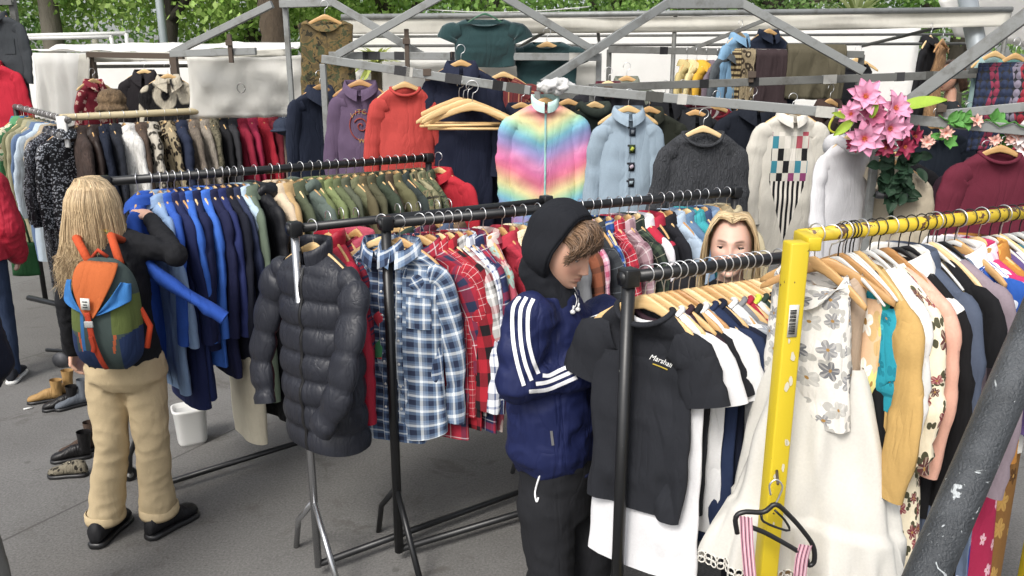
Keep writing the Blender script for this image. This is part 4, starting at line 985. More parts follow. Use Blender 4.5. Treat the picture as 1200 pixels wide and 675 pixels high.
def hand(parent, wrist, d, palm_n, s, mat, curl=.5, side=1):
    """palm and five fingers; d: pointing direction, palm_n: palm normal, side: +1 thumb towards d x palm_n"""
    d = Vector(d).normalized(); n = Vector(palm_n); n = (n-d*n.dot(d)).normalized(); t = d.cross(n)*side; b = MB(); w = Vector(wrist)
    limb(b, [w-d*.03*s, w], [.026*s, .027*s], 10)
    ell(b, w+d*.05*s, (.040*s, .016*s, .05*s), Matrix((t, n, d)).transposed(), 10)
    for k, (o, ln, r) in enumerate(((.030, .070, .0085), (.010, .078, .0088), (-.010, .072, .0085), (-.028, .056, .0075))):
        p = w+d*.088*s+t*o*s; dr = d.copy(); pts = [p-d*.03*s, p]; c = curl*(.8+.1*k)
        for seg in (.45, .32, .23):
            dr = (dr*math.cos(c)+n*math.sin(c)).normalized(); n2 = n
            p = p+dr*ln*s*seg; pts.append(p); c = curl
        # bend successive segments progressively
        q = w+d*.088*s+t*o*s; pts = [q-d*.03*s, q]; ang = 0
        for seg in (.45, .32, .23):
            ang += curl; q = q+(d*math.cos(ang)+n*math.sin(ang))*ln*s*seg; pts.append(q)
        limb(b, pts, [r*s*1.05, r*s*1.05, r*s, r*s*.92, r*s*.8], 8)
    q = w+d*.03*s+t*.03*s; limb(b, [q-t*.02*s, q, q+(d*.6+t*.7+n*.2).normalized()*.035*s, q+(d*.75+t*.55+n*.6).normalized()*.062*s], [.014*s, .012*s, .010*s, .008*s], 8)
    return b
def ribbon_on(bvh, path, wpx, name, mat, parent, off=.003, n=22):
    """strip sewn on a surface, following a path given where the eye sees it"""
    C = catmull([(x, y, 0) for x, y in path], n); L = []; Rr = []; e = Vector((0, 0, H))
    rows = []
    for i in range(n):
        t = C[min(i+1, n-1)]-C[max(i-1, 0)]; t /= np.linalg.norm(t); nn = np.array([-t[1], t[0], 0])
        row = []
        for k in (-.5, 0, .5):
            q = C[i]+nn*wpx*k; dr = ray(q[0], q[1]).normalized(); h = bvh.ray_cast(e, dr)
            if h[0] is None: row = None; break
            row.append(h[0]-dr*off)
        if row: rows.append([tuple(p) for p in row])
    if len(rows) < 3: return None
    b = MB(); b.grid(np.array(rows), False); return b.build(name, mat, parent)
def bvh_of(o): return BVHTree.FromPolygons([o.matrix_world @ v.co for v in o.data.vertices] if False else [v.co.copy() for v in o.data.vertices], [tuple(p.vertices) for p in o.data.polygons])

SKIN = skin('d3a48a'); SKIN2 = skin('dcae96')
# ---------------- woman with the backpack, seen from behind
def woman_backpack():
    G = Pz(158, 628, 0); d = G.y; p = lambda x, y, o=0: P(x, y, d+o)
    root = tag(empty('person', (0, 0, 0)), 'woman with long blonde hair, beige trousers and a backpack, seen from behind', 'person')
    kh = plain('b8a27a', bump=.45, bdist=.016, wear=.1); blk = plain('18191d', bump=.5)
    aL, aR = p(126, 622), p(188, 612, .05); aL.z = aR.z = .10
    kL, kR = p(131, 520, -.02), p(178, 518, -.01); hL, hR = p(124, 428), p(168, 428)
    pel = p(146, 418); wa = p(139, 372); ch = p(128, 312, .02); nk = p(117, 262, .03); hc = p(112, 243, .06)
    sL, sR = p(94, 288, .02), p(151, 284, .04); eL, wL = p(80, 352, .0), p(86, 408, .12); eR, wR = p(207, 299, .02), p(177, 258, .24)
    rt = Vector((1, -.1, 0)).normalized()
    hd = (wR, p(166, 246, .30))
    b = MB(); loft(b, [(pel-V3(0, 0, .08), .10, .08), (pel, .15, .10), (wa, .115, .085), (ch, .14, .09), (nk-V3(0, 0, .06), .10, .06), (nk, .045, .045)], rt)
    for s, e, w_ in ((sL, eL, wL), (sR, eR, wR)): limb(b, [s, e, w_], [.045, .036, .026])
    for h, k, a in ((hL, kL, aL), (hR, kR, aR)): limb(b, [h, k, a-V3(0, 0, .04)], [.075, .052, .036])
    limb(b, [nk-V3(0, 0, .05), nk+V3(0, 0, .06)], [.05, .046])
    for w0, dd in ((wR, hd[1]-hd[0]), (wL, wL-eL)):
        hb = hand(None, w0, dd, (-.3, .1, -1) if w0 is wR else (1, 0, 0), 1.0, SKIN, .55, 1); b.v += hb.v; off = b.n; b.n += hb.n
        b.f += [tuple(i+off for i in f) for f in hb.f]; b.uv += hb.uv
    blob(b, 'body', SKIN, root, .006, 2)
    # trousers
    b = MB(); loft(b, [(pel+V3(0, 0, .05), .135, .105), (pel, .165, .13), (pel-V3(0, 0, .08), .175, .13), (pel-V3(0, 0, .13), .15, .10)], rt)
    for h, k, a in ((hL, kL, aL), (hR, kR, aR)):
        b.tube([h, h.lerp(k, .5), k, k.lerp(a, .5), a+V3(0, 0, .0)], [.090, .082, .074, .073, .080], 24)
    blob(b, 'trousers', kh, root, .008, 4, .0075, (6, 6, 7.5))
    for a in (aL, aR):
        b = MB(); pr = [(.078, -.012), (.085, -.014), (.088, .0), (.087, .028), (.080, .034)]
        A = np.array([[(a.x+r*math.cos(t)*(1+.03*math.sin(3*t)), a.y+r*math.sin(t), a.z+z+.004*math.sin(2*t)) for t in np.linspace(0, 2*PI, 32, endpoint=False)] for r, z in pr])
        b.grid(A, True); b.build('trouser_cuff', kh, root)
    shoe(root, 'shoe', (aL.x, aL.y-.02, 0), (.05, 1, 0), plain('17171a', rough=.6), BLACKPL, wd=.052, h=.11)
    shoe(root, 'shoe', (aR.x+.02, aR.y-.01, 0), (.55, 1, 0), plain('17171a', rough=.6), BLACKPL, wd=.052, h=.11)
    # black top
    b = MB(); loft(b, [(pel-V3(0, 0, .02), .165, .125), (wa-V3(0, 0, .02), .135, .11), (ch, .165, .115), (ch+V3(-.01, 0, .07), .155, .10), (nk-V3(0, 0, .035), .085, .07), (nk+V3(0, 0, .01), .06, .058)], rt)
    limb(b, [ch.lerp(sL, .6), sL, eL, wL], [.07, .064, .052, .042]); limb(b, [ch.lerp(sR, .6), sR, eR.lerp(sR, .5), eR, eR.lerp(wR, .5), wR], [.072, .060, .053, .050, .044, .036])
    blob(b, 'top', blk, root, .010, 3, .007, (14, 14, 14))
    # striped scarf at the neck
    b = MB(); pts = [nk+Vector((math.cos(t)*.075, math.sin(t)*.07, -.02+.01*math.sin(3*t))) for t in np.linspace(0, 2*PI, 24)]; b.tube(pts, [.026+.004*math.sin(i*1.7) for i in range(24)], 10)
    b.build('scarf', stripes('b8a83c', [(.2, .5, '5d6a3a'), (.7, .8, 'c46a30')], .12, 0), root)
    # head and hair
    R = frame((.25, 1, -.1), (0, 0, 1)); sk = head_skin('d8ab92', 'b4685e', '8a6a48')
    head(root, hc, R, .98, sk, SKIN, ears=False)
    hm = hair_mat('6a4e30', 'dcbf90'); random.seed(2)
    b = MB(); ell(b, hc+V3(0, -.006, .005), (.086, .098, .116)); loft(b, [(hc+V3(0, -.03, .03), .095, .085), (hc+V3(-.005, -.05, -.10), .115, .06), (hc+V3(-.01, -.07, -.22), .12, .045), (hc+V3(-.01, -.075, -.30), .09, .03)], rt)
    hb = blob(b, 'hair', hm, root, .008, 2)
    paths = []
    for k in range(2200):
        lo = random.uniform(-PI*.5-1.75, -PI*.5+1.75); x, y = math.cos(lo), math.sin(lo); j = lambda s: random.gauss(0, s)
        wv = random.uniform(0, 6); am = random.uniform(.003, .017); en = random.uniform(-.38, -.22); o = random.uniform(.98, 1.10)
        part = hc+V3(-.012+x*.012+j(.006), y*.02+random.uniform(-.05, .05), .129)
        pts = [part, hc+V3(x*.066*o, y*.076*o-.004, .104), hc+V3(x*.096*o, y*.108*o-.008, .045), hc+V3(x*.104*o, y*.110*o-.012, .0), hc+V3(x*.112*o+am*math.sin(wv), y*.100*o-.028, -.09),
               hc+V3(x*.128*o+am*math.sin(wv+2)-.004, y*.085*o-.05, -.19), hc+V3(x*.125*o+am*2*math.sin(wv+4)-.008+j(.01), y*.075*o-.062+j(.008), en*.85), hc+V3(x*.115*o+am*2*math.sin(wv+5.5)-.012+j(.012), y*.07*o-.068+j(.01), en)]
        paths.append(pts)
    strands('hair_strands', paths, .0017, hm, hb)
    return dict(root=root, ch=ch, wa=wa, d=d, p=p, sL=sL, sR=sR)
WB = woman_backpack()
def backpack():
    p = WB['p']; c = p(128, 367, -.20); w, hgt, dep = .134, .235, .105
    root = tag(empty('backpack', c), 'orange, blue, olive and grey backpack worn by the blonde woman', 'backpack')
    Rz = Matrix.Rotation(.06, 3, 'Y')
    def surf(u, v, o=0):      # u across -1..1, v up -1..1 -> point on the outward (towards camera) face
        x = u*w*(1-.16*max(0, v)**2-.03*v)*(1-.30*abs(v)**6)+o*u; z = v*hgt*(1-.12*u**4); k = max(0, 1-abs(u)**3)**.5*max(0.02, 1-abs(v)**4)**.5
        bul = 1+.12*math.sin(3*u+2*v)*.4+.10*math.cos(2.2*v+.6)
        return Rz @ Vector((x, -(dep*k*bul+o), z))
    def zone(u, v):
        if abs(u) > .62 and v < -.18-.35*(1-abs(u)): return 1
        if v < -.52-.2*u*u: return 1 if u < -.1 else 0
        if -.46 < u < -.36 and v < .12: return 3
        if abs(u) > .46 and -.22 < v < .46: return 2
        if abs(abs(u)-.60-.25*v) < .035 and v < -.1: return 4
        return 0
    n = 76; mats = [plain('3f4d4a', bump=.5), plain('24365e', bump=.5), plain('5c6a32', bump=.5), plain('2f6cab', bump=.5), plain('b8552e')]
    b = MB(); us = np.linspace(-1, 1, n); vs = np.linspace(-1, 1, n)
    A = np.array([[tuple(surf(u, v)) for u in us] for v in vs]); b.grid(A, False)
    back = MB(); Bk = np.array([[tuple(Rz @ Vector((surf(u, v).x if False else u*w*(1-.16*max(0, v)**2-.03*v)*(1-.30*abs(v)**6), .045*(1-abs(u)**4), v*hgt*(1-.12*u**4)))) for u in us[::4]] for v in vs[::4]])
    me = b.mesh('main_bag')
    for m in mats: me.materials.append(m)
    k = 0
    for i in range(n-1):
        for j in range(n-1):
            me.polygons[k].material_index = zone((us[j]+us[j+1])/2, (vs[i]+vs[i+1])/2); k += 1
    link('main_bag', me, None, root); back.grid(Bk, False); back.build('back_panel', plain('2b2f33'), root)
    def patch(name, f, mat, o, nu=24, nv=24, th=.004):
        A = np.array([[tuple(surf(*f(s, t), o+.004*math.sin(7*s+3*t))) for s in np.linspace(0, 1, nu)] for t in np.linspace(0, 1, nv)])
        m = MB(); m.grid(A, False); ob = m.build(name, mat, root); sm = ob.modifiers.new('t', 'SOLIDIFY'); sm.thickness = th; return ob
    org = plain('c05a26', bump=.5)
    patch('top_flap', lambda s, t: ((s*2-1)*(.10+.62*t**.8)-.08*(1-t), .08+.89*t), org, .020)
    for sd in (-1, 1):
        patch('flap_wing', lambda s, t, sd=sd: (sd*((.12+.62*t**.8)+s*(.93-(.12+.62*t**.8))*min(1, t*2.2))-.08*(1-t), .12+.56*t), plain('2d6fb4', bump=.5), .014)
    red = plain('c23c20', bump=.2)
    def strap(name, path, wd, o, mat):
        C = catmull([(a, b2, 0) for a, b2 in path], 20); A = []
        for i in range(20):
            t = C[min(i+1, 19)]-C[max(i-1, 0)]; t /= np.linalg.norm(t); nn = np.array([-t[1], t[0]*.65]); A.append([tuple(surf(C[i][0]+nn[0]*wd*q, C[i][1]+nn[1]*wd*q, o)) for q in (-1, 1)])
        m = MB(); m.grid(np.array(A), False); ob = m.build(name, mat, root); sm = ob.modifiers.new('t', 'SOLIDIFY'); sm.thickness = .004; return ob
    strap('closing_strap', [(-.10, .18), (-.05, -.05), (.0, -.3), (.10, -.62), (.16, -.86)], .07, .024, red)
    strap('strap_loop', [(-.02, -.22), (.02, -.40), (-.01, -.50)], .05, .032, red)
    m = MB(); q = surf(-.06, -.02, .028); m.box(q, (.034, .008, .026)); m.build('buckle', paint('b8b8b4', .4, bump=.05), root, bevel=.003)
    m = MB(); q = surf(-.10, .33, .034); m.box(q, (.034, .003, .046), Rz); lb = m.build('brand_patch', plain('dcdcd4'), root)
    m = MB()
    for dz, wd in ((.010, .020), (-.002, .014), (-.012, .018)): m.box(q+V3(0, -.003, dz), (wd, .001, .004), Rz)
    m.build('patch_lettering', BLACKPL, lb)
    for sd in (-1, 1):
        sh = (WB['sL'] if sd < 0 else WB['sR'])-c
        pts = [Vector((sd*.06, .02, hgt*.85)), Vector((sh.x*.72, .10, sh.z+.055)), Vector((sh.x*.9, .28, sh.z-.02))]
        m = MB(); m.tube(pts, .017, 8); m.build('shoulder_strap', plain('c8481f'), root)
    m = MB(); m.tube([Vector((w*.95, .0, .02)), Vector((w*1.12, .02, -.06)), Vector((w*.98, .01, -.15))], .012, 8); m.build('side_strap', plain('d8421e'), root)
    m = MB(); m.tube([Vector((-.03, -.01, hgt)), Vector((0, -.02, hgt+.03)), Vector((.03, -.01, hgt))], .008, 8); m.build('grab_loop', red, root)
backpack()

# ---------------- boy in the navy track jacket
def boy():
    d = 2.55; p = lambda x, y, o=0: P(x, y, d+o)
    root = tag(empty('person', (0, 0, 0)), 'boy in a navy three stripe track jacket and black hood looking down', 'person')
    navy = plain('18214f', bump=.7, bdist=.02, rough=.6, wear=.1); blk = plain('1d1e22', bump=.4); ft = Vector((.82, -.57, 0)).normalized(); rt = Vector((ft.y, -ft.x, 0))
    nk = p(648, 350, .02); ch = p(648, 405, .03); wa = p(650, 480, .03); pel = p(655, 560, .03)
    sR, sL = p(622, 372, -.12), p(708, 372, .14); eR, wR = p(608, 446, -.16), p(706, 432, -.06); eL, wL = p(742, 452, .12), p(770, 430, -.02)
    hR, hL = p(640, 590, -.05), p(675, 590, .10); gR = Vector((hR.x-.03, hR.y-.02, .09)); gL = Vector((hL.x+.05, hL.y-.02, .09)); kR = hR.lerp(gR, .48)+ft*.04; kL = hL.lerp(gL, .48)+ft*.04
    b = MB(); loft(b, [(pel-V3(0, 0, .06), .12, .09), (pel, .15, .10), (wa, .13, .09), (ch, .16, .10), (nk-V3(0, 0, .05), .10, .06), (nk, .05, .05)], rt)
    limb(b, [nk-V3(0, 0, .06), nk+V3(.015, -.01, .07)], [.055, .05])
    for s, e, w_ in ((sR, eR, wR), (sL, eL, wL)): limb(b, [s, e, w_], [.05, .04, .028])
    for h, k, a in ((hR, kR, gR), (hL, kL, gL)): limb(b, [h, k, a-V3(0, 0, .04)], [.08, .055, .04])
    for w0, dd in ((wR, wR-eR), (wL, wL-eL)):
        hb = hand(None, w0, dd, (0, 0, -1), 1.05, SKIN, .4, 1); off = b.n; b.v += hb.v; b.n += hb.n; b.f += [tuple(i+off for i in f) for f in hb.f]; b.uv += hb.uv
    blob(b, 'body', SKIN, root, .007, 2)
    # track jacket
    b = MB(); loft(b, [(p(652, 540, .03), .165, .125), (p(650, 520, .03), .195, .15), (wa, .195, .15), (p(650, 430, .03), .195, .145), (ch+V3(0, 0, .02), .20, .135), (p(650, 372, .02), .165, .105), (nk+V3(0, 0, .0), .098, .085), (nk+V3(.005, 0, .03), .085, .078)], rt)
    limb(b, [ch.lerp(sR, .6)+V3(0, 0, .03), sR, sR.lerp(eR, .5)-ft*.01, eR, eR.lerp(wR, .5), wR], [.08, .088, .085, .078, .066, .048]); limb(b, [ch.lerp(sL, .6), sL, eL, wL], [.085, .085, .072, .05])
    jk = blob(b, 'track_jacket', navy, root, .009, 3, .011, (6, 6, 9))
    bv = bvh_of(jk); wm = plain('e4e4e6', bump=.3)
    for pth in ([(609, 347), (601, 362), (601, 395), (606, 425), (614, 452)], [(617, 348), (610, 364), (610, 396), (615, 424), (623, 446)], [(625, 350), (619, 366), (619, 396), (624, 420), (631, 438)],
                [(620, 459), (640, 457), (656, 451), (676, 442)], [(628, 450), (641, 448), (656, 442), (676, 433)], [(636, 440), (644, 440), (656, 434), (676, 425)]):
        ribbon_on(bv, pth, 4.6, 'sleeve_stripe', wm, jk)
    b = MB(); ell(b, p(653, 543, .03), (.16, .13, .03)); blob(b, 'waistband', plain('141a3c'), root, .01, 2)
    ribbon_on(bv, [(646, 505), (648, 522)], 3, 'pocket_zip', paint('b0b0b0', .3, .8), jk)
    # trousers
    b = MB(); loft(b, [(pel+V3(0, 0, .12), .168, .125), (pel+V3(0, 0, .05), .170, .128), (pel, .17, .128), (pel-V3(0, 0, .12), .172, .127)], rt)
    for h, k, a in ((hR, kR, gR), (hL, kL, gL)): limb(b, [h, k, a], [.105, .085, .07])
    tr = blob(b, 'trousers', blk, root, .011, 3, .008, (5, 5, 9))
    bt = bvh_of(tr); b = MB(); pts = []
    for x, y in ((634, 553), (631, 562), (628, 572), (627, 580), (629, 588), (631, 583)):
        h = bt.ray_cast(Vector((0, 0, H)), ray(x, y).normalized())[0]
        pts.append((h if h else P(x, y, d-.12))-ray(x, y).normalized()*.006)
    b.tube(catmull(pts, 20), .0035, 6); b.build('drawstring', plain('e8e8e8'), root)
    for g, f in ((gR, ft), (gL, ft)): shoe(root, 'shoe', (g.x, g.y, 0), f, plain('e0e0dc'), BLACKPL)
    # head, tilted down
    f = Vector((.80, -.50, -.38)); R = frame(f, (0, 0, 1)); hc = p(660, 293, -.02)
    sk = head_skin('cf9d82', 'b87a68', '7a5a3c'); h = head(root, hc, R, .97, sk, SKIN, lid=.47, ears=False, jaw=.34, look=(0, -1, -.6), brow=.8)
    # black hood: shell open at the face, plus its loose neck
    n, mN = 40, 26; A = np.zeros((mN, n, 3)); rng = np.random.default_rng(5)
    for i in range(mN):
        th = .02+(1.80-.02)*i/(mN-1)     # from the back of the head forward
        for j in range(n):
            a = 2*PI*j/n; up = math.sin(a); sdv = math.cos(a)
            ext = th*(1+.10*max(0, up)-.02*max(0, -up))
            q = Vector((sdv*.099*math.sin(ext), .020+.112*math.cos(ext), .008+up*(.133 if up > 0 else .146)*math.sin(ext)+.01))
            q += q.normalized()*.006*math.sin(5*a+2*th)*math.sin(ext)
            if up > 0: q.z += .012*math.cos(ext)
            A[i, j] = hc+R @ q
    b = MB(); b.grid(A, True, None, True, False); hd = b.build('hood', plain('1a1c22', bump=.5), root); so_ = hd.modifiers.new('t', 'SOLIDIFY'); so_.thickness = .012; so_.offset = 1
    rim = [Vector(A[-1, j]) for j in range(n)]; b = MB(); b.tube(rim+[rim[0]], .0085, 8, cap=False); b.build('hood_hem', plain('1a1c22'), hd)
    b = MB(); hb_ = R @ V3(0, .01, -.10)
    loft(b, [(nk+V3(0, 0, -.03), .10, .09), (nk+V3(0, 0, .02), .088, .082), (hc+R @ V3(0, .035, -.105), .082, .082), (hc+R @ V3(0, .05, -.05), .085, .07)], rt)
    blob(b, 'hood_neck', plain('1a1c22', bump=.5), root, .009, 3, .006, (14, 14, 10))
    # tousled fringe
    hm = hair_mat('33241a', '86664a'); random.seed(9); paths = []
    b = MB(); ell(b, (0, 0, 0), (.072, .078, .050), n=12); cap = b.build('hair', hm, root); cap.matrix_local = Matrix.Translation(hc+R @ V3(0, -.004, .070)) @ R.to_4x4()
    for k in range(1100):
        u = random.uniform(-1, 1); v = random.uniform(0, 1); j = lambda s: random.gauss(0, s); cw = random.uniform(0, 6.3); am = random.uniform(.004, .012)
        zt = .121*math.sqrt(1-.78*u*u); r0 = V3(u*.066, -.005-.02*v, zt); ln = random.uniform(.55, 1.15)
        m1 = V3(u*.078+j(.004), -.058-.014*v+j(.005), zt-.006+.010*v+j(.005)); m2 = V3(u*.084+am*math.sin(cw)+j(.005), -.092+.030*u*u-.012*v+am*.6*math.cos(cw), zt-.030+j(.006)); m3 = V3(u*.085+am*1.5*math.sin(cw+2)+j(.006), -.101+.044*u*u-.006*v+am*.8*math.cos(cw+2), zt-.028-.022*ln+j(.006)); m4 = m3+V3(am*1.5*math.sin(cw+4), am*.8*math.cos(cw+4)-.001+.01*u*u, -.013*ln+.004*j(1))
        paths.append([hc+R @ q for q in (r0, m1, m2, m3, m4)])
    strands('fringe', paths, .0026, hm, root)
    return root, jk, hc, R
BOY = boy()
def earphones():
    root_o = BOY[0]; b = MB(); bv = bvh_of(BOY[1]); e = Vector((0, 0, H))
    def on(x, y): 
        dr = ray(x, y).normalized(); h = bv.ray_cast(e, dr)[0]; return (h if h is not None else P(x, y, 2.4))-dr*.006
    pts = [on(671, 338)]+[on(x, y) for x, y in ((674, 345), (676, 352), (674, 360))]; b.tube(catmull(pts, 14), .0018, 6); pts = [on(673, 337), on(677, 345), on(678, 356)]; b.tube(catmull(pts, 14), .0018, 6)
    r = b.build('earphones', WHITEPL)
    for x, y in ((671, 365), (677, 362)):
        m = MB(); q = on(x, y)-V3(0, .006, 0); ell(m, q, (.009, .009, .008), n=8); m.tube([q, q+V3(.003, -.002, .022)], .0035, 8); m.build('earbud', WHITEPL, r)
    tag(r, 'white earphones hanging at the collar of the boy', 'earphones')
earphones()

# ---------------- blonde woman behind the front rack
def stander(label, px, ptop, d, ft, topm, legm, hairm, skinc, hairlen=-.30, face_dir=None, lid=.36, iris='4e5a48', s=1.0, arms='down', hand_=False, seed=1, brow='6a4a34', shoem=None, lips='b8685e', look=(0, -1, -.1), legs=True, hn=700, puff=0, hfront=True, gdir=None):
    top = P(px, ptop, d); hgt = top.z; x, y = top.x, top.y; ft = Vector(ft).normalized(); rt = Vector((ft.y, -ft.x, 0)); k = hgt/1.68*s; q = lambda a, b_, z: Vector((x, y, 0))+rt*a*k+ft*b_*k+V3(0, 0, z*k/s)
    root = tag(empty('person', (x, y, 0)), label, 'person'); root.location = (0, 0, 0)
    nk = q(0, -.02, 1.42); ch = q(0, -.01, 1.24); wa = q(0, 0, 1.04); pel = q(0, 0, .90); hc = q(0, .02, 1.565)
    b = MB(); loft(b, [(pel-V3(0, 0, .06), .12, .09), (pel, .155, .10), (wa, .12, .085), (ch, .14, .095), (nk-V3(0, 0, .05), .10, .06), (nk, .045, .045)], rt); limb(b, [nk-V3(0, 0, .06), nk+V3(0, 0, .07)], [.05, .046])
    tb = MB(); loft(tb, [(pel-V3(0, 0, .04), .175+puff, .125+puff), (wa, .15+puff, .11+puff), (ch, .17+puff, .12+puff), (q(0, -.02, 1.34), .165+puff, .10+puff*.5), (nk-V3(0, 0, .03), .085, .07), (nk, .06, .058)], rt)
    lb = MB(); loft(lb, [(pel+V3(0, 0, .05), .145, .105), (pel-V3(0, 0, .10), .175, .12)], rt)
    feet = []
    for sd in (-1, 1):
        sh = q(sd*.175, -.02, 1.36); el = q(sd*.235, -.03, 1.08); wr = q(sd*.21, .12 if arms == 'down' else .25, .86 if arms == 'down' else 1.05)
        limb(b, [sh, el, wr], [.045, .036, .026]); hb = hand(None, wr, wr-el, -rt*sd, 1, None, .35, 1); off = b.n; b.v += hb.v; b.n += hb.n; b.f += [tuple(i+off for i in f) for f in hb.f]; b.uv += hb.uv
        limb(tb, [ch.lerp(sh, .6), sh, el, wr], [.07+puff, .066+puff, .054+puff, .04+puff])
        hp = q(sd*.09, 0, .84); kn = q(sd*.10, .02, .46); an = q(sd*.11, -.02, .08); limb(b, [hp, kn, an-V3(0, 0, .03)], [.075, .05, .035]); limb(lb, [hp, kn, an], [.09, .066, .052]); feet.append(an)
    skm = skin(skinc); blob(b, 'body', skm, root, .007, 2); blob(tb, 'top', topm, root, .011, 3, .008, (12, 12, 9)); blob(lb, 'trousers', legm, root, .012, 3, .006, (10, 10, 5))
    for a in feet: shoe(root, 'shoe', (a.x, a.y, 0), ft, shoem or plain('1c1c1e'), WHITEPL)
    fd = Vector(face_dir or ft); R = frame(fd, (0, 0, 1)); h = head(root, hc, R, .98*s, head_skin(skinc, lips, brow), skm, iris=iris, lid=lid, ears=False, jaw=.33, female=True, look=look)
    random.seed(seed); j = lambda s_: random.gauss(0, s_); paths = []
    b = MB(); ell(b, hc+R @ V3(0, .030, .010), (.078, .084, .108), R); hb = b.build('hair', hairm, root)
    for kk in range(hn):
        sd = random.choice((-1, 1)); a = random.uniform(-.22 if hfront else .1, 1.5); cx, cy = math.cos(a), math.sin(a); o = random.uniform(1.0, 1.13); wv = random.uniform(0, 6); am = random.uniform(.002, .008); en = random.uniform(hairlen*1.1, hairlen*.8)
        st = V3(sd*.004+j(.003), -.075+random.uniform(0, .11), .108); st.z = .119*math.sqrt(max(.1, 1-(st.y/.125)**2))
        pts = [st, V3(sd*.046*o, cy*.078-.026*(1-cy)**2, .103*o), V3(sd*(.074+.006*cx)*o, cy*.095*o-.012-.040*max(0, .6-cy), .045), V3(sd*(.080+.010*cx)*o+am*math.sin(wv), cy*.092*o-.002-.02*max(0, .6-cy), -.05), V3(sd*(.088+.01*cx)*o+am*math.sin(wv+2), cy*.08+.0, -.13), V3(sd*(.098)*o+am*2*math.sin(wv+3), cy*.07+.01+j(.008), en)]
        paths.append([hc+R @ (z_*s) for z_ in pts])
    strands('hair_strands', paths, .0026, hairm, hb)
    return root
stander('blonde woman looking over the front rail of T-shirts', 860, 253, 2.83, (-.45, -1, 0), plain('1a1a1e'), plain('22242c'), hair_mat('80603c', 'd8bd8c'), 'dcae98', face_dir=(-.30, -1, .02), seed=4, look=(-.35, -1, -.25), iris='33382e', lid=.47, brow='4a3424')
stander('person in a red padded jacket and blue jeans at the picture edge', -54, 158, 5.2, (-.3, 1, 0), plain('c02036', bump=.6, rough=.5), plain('26344f'), hair_mat('8a6a42', 'dcc090'), 'd8ab92', hairlen=-.26, seed=5, puff=.03, hfront=False, shoem=plain('23252c'))
# ------------------------------------------------------------------ market stall frames behind the racks
GALV = paint('8f9290', .55, .35, bump=.3, dirt='5d5a52', var=.3)
GALVD = paint('6f706c', .6, .3, bump=.3, dirt='4a463f', var=.3)
RUST = paint('5a4c40', .8, .2, bump=.4)
def stallframe(label, beams, posts, brackets=(), name='market_stall', mat=GALV, w=.036, h=.05):
    root = tag(empty(name, (0, 0, 0)), label, 'market stall', 'steel frames of the market stalls')
    for nm, a, b_, *s in beams:
        m = MB(); m.beam(a, b_, s[0] if s else w, s[1] if len(s) > 1 else h); m.build(nm, mat, root, smooth=False, bevel=.003)
    for top in posts:
        m = MB(); m.beam((top.x, top.y, 0), tuple(top), w, w); m.build('post', mat, root, smooth=False, bevel=.003)
    rng_ = random.Random(label)
    for nm, a, b_, *s in beams[:1]:
        for k in range(5):
            t_ = rng_.uniform(.06, .94); q0 = Vector(a).lerp(b_, t_); dv = (Vector(b_)-Vector(a)).normalized(); m = MB(); m.beam(q0, q0+dv*rng_.uniform(.04, .12), w+.005, h+.005); m.build('tape', plain(rng_.choice(('232325', '2b2b2a', '4a4a46', 'b0aea6', '3a3a3c'))), root, smooth=False)
    for c, hgt in brackets:
        m = MB(); m.box(c, (.03, .03, hgt)); m.box(Vector(c)+Vector((0, -.02, hgt*.2)), (.05, .012, .04)); m.build('bracket', RUST, root, smooth=False, bevel=.002)
    return root
S1 = (P(378, 69, 5.1), P(622, 106, 4.75)); S2 = (P(630, 101, 4.75), P(1230, 155, 3.8)); S3 = (P(690, 103, 5.3), P(1165, 86, 5.1)); S4 = (P(386, 65, 5.7), P(705, 67, 5.6)); S5 = (P(713, 58, 6.4), P(1012, 64, 6.1))
stallframe('grey steel stall bar holding the purple and red jumpers', [('beam', *S1)], [S1[0]-V3(0, 0, .03), ], [(S1[0].lerp(S1[1], .52), .07)])
stallframe('long grey steel stall bar under the pink flowers with two sloping rafters',
    [('beam', *S2), ('rafter', P(782, 4, 5.0), P(636, 98, 4.78)), ('ridge_beam', P(778, 5, 5.03), P(872, 5, 5.1)), ('rafter', P(868, 3, 5.1), P(1012, 84, 5.0)), ('beam', P(1096, 135, 4.6), P(1235, 122, 4.3))],
    [S2[0]-V3(0, 0, .03), P(1030, 140, 4.12)], [(P(1101, 131, 4.55), .09), (P(712, 108, 4.66), .07), (P(893, 126, 4.4), .05)])
stallframe('steel stall bar behind the denim shirt carrying dark coats', [('beam', *S3)], [P(694, 103, 5.34), P(1160, 86, 5.16)], [(P(880, 90, 5.2), .07)], mat=GALVD)
stallframe('crossed steel rafters over the teal velvet tops', [('beam', *S4), ('rafter', P(389, 2, 5.8), P(497, 66, 5.75)), ('rafter', P(516, -4, 5.6), P(396, 64, 5.62)), ('rafter', P(590, -4, 5.5), P(700, 62, 5.55)), ('ridge_beam', P(328, 5, 5.9), P(390, 3, 5.85)), ('rafter', P(319, 5, 5.95), P(203, 62, 6.1)), ('beam', P(200, 63, 6.1), P(300, 60, 6.0))],
    [P(334, 4, 5.95), P(702, 66, 5.68)], [(P(477, 58, 5.66), .27), (P(270, 57, 6.0), .2), (P(533, 66, 5.66), .05)])
stallframe('far steel bar with folded scarves and yellow garments', [('beam', *S5), ('rafter', P(900, 22, 6.2), P(810, 58, 6.4), .02, .03)], [P(714, 58, 6.45), P(1010, 64, 6.15)], mat=GALVD)
stallframe('thick sloping steel beam crossing above the flowers', [('rafter', P(1240, -10, 4.3), P(1055, 127, 4.75), .05, .07)], [P(1056, 126, 4.82)])
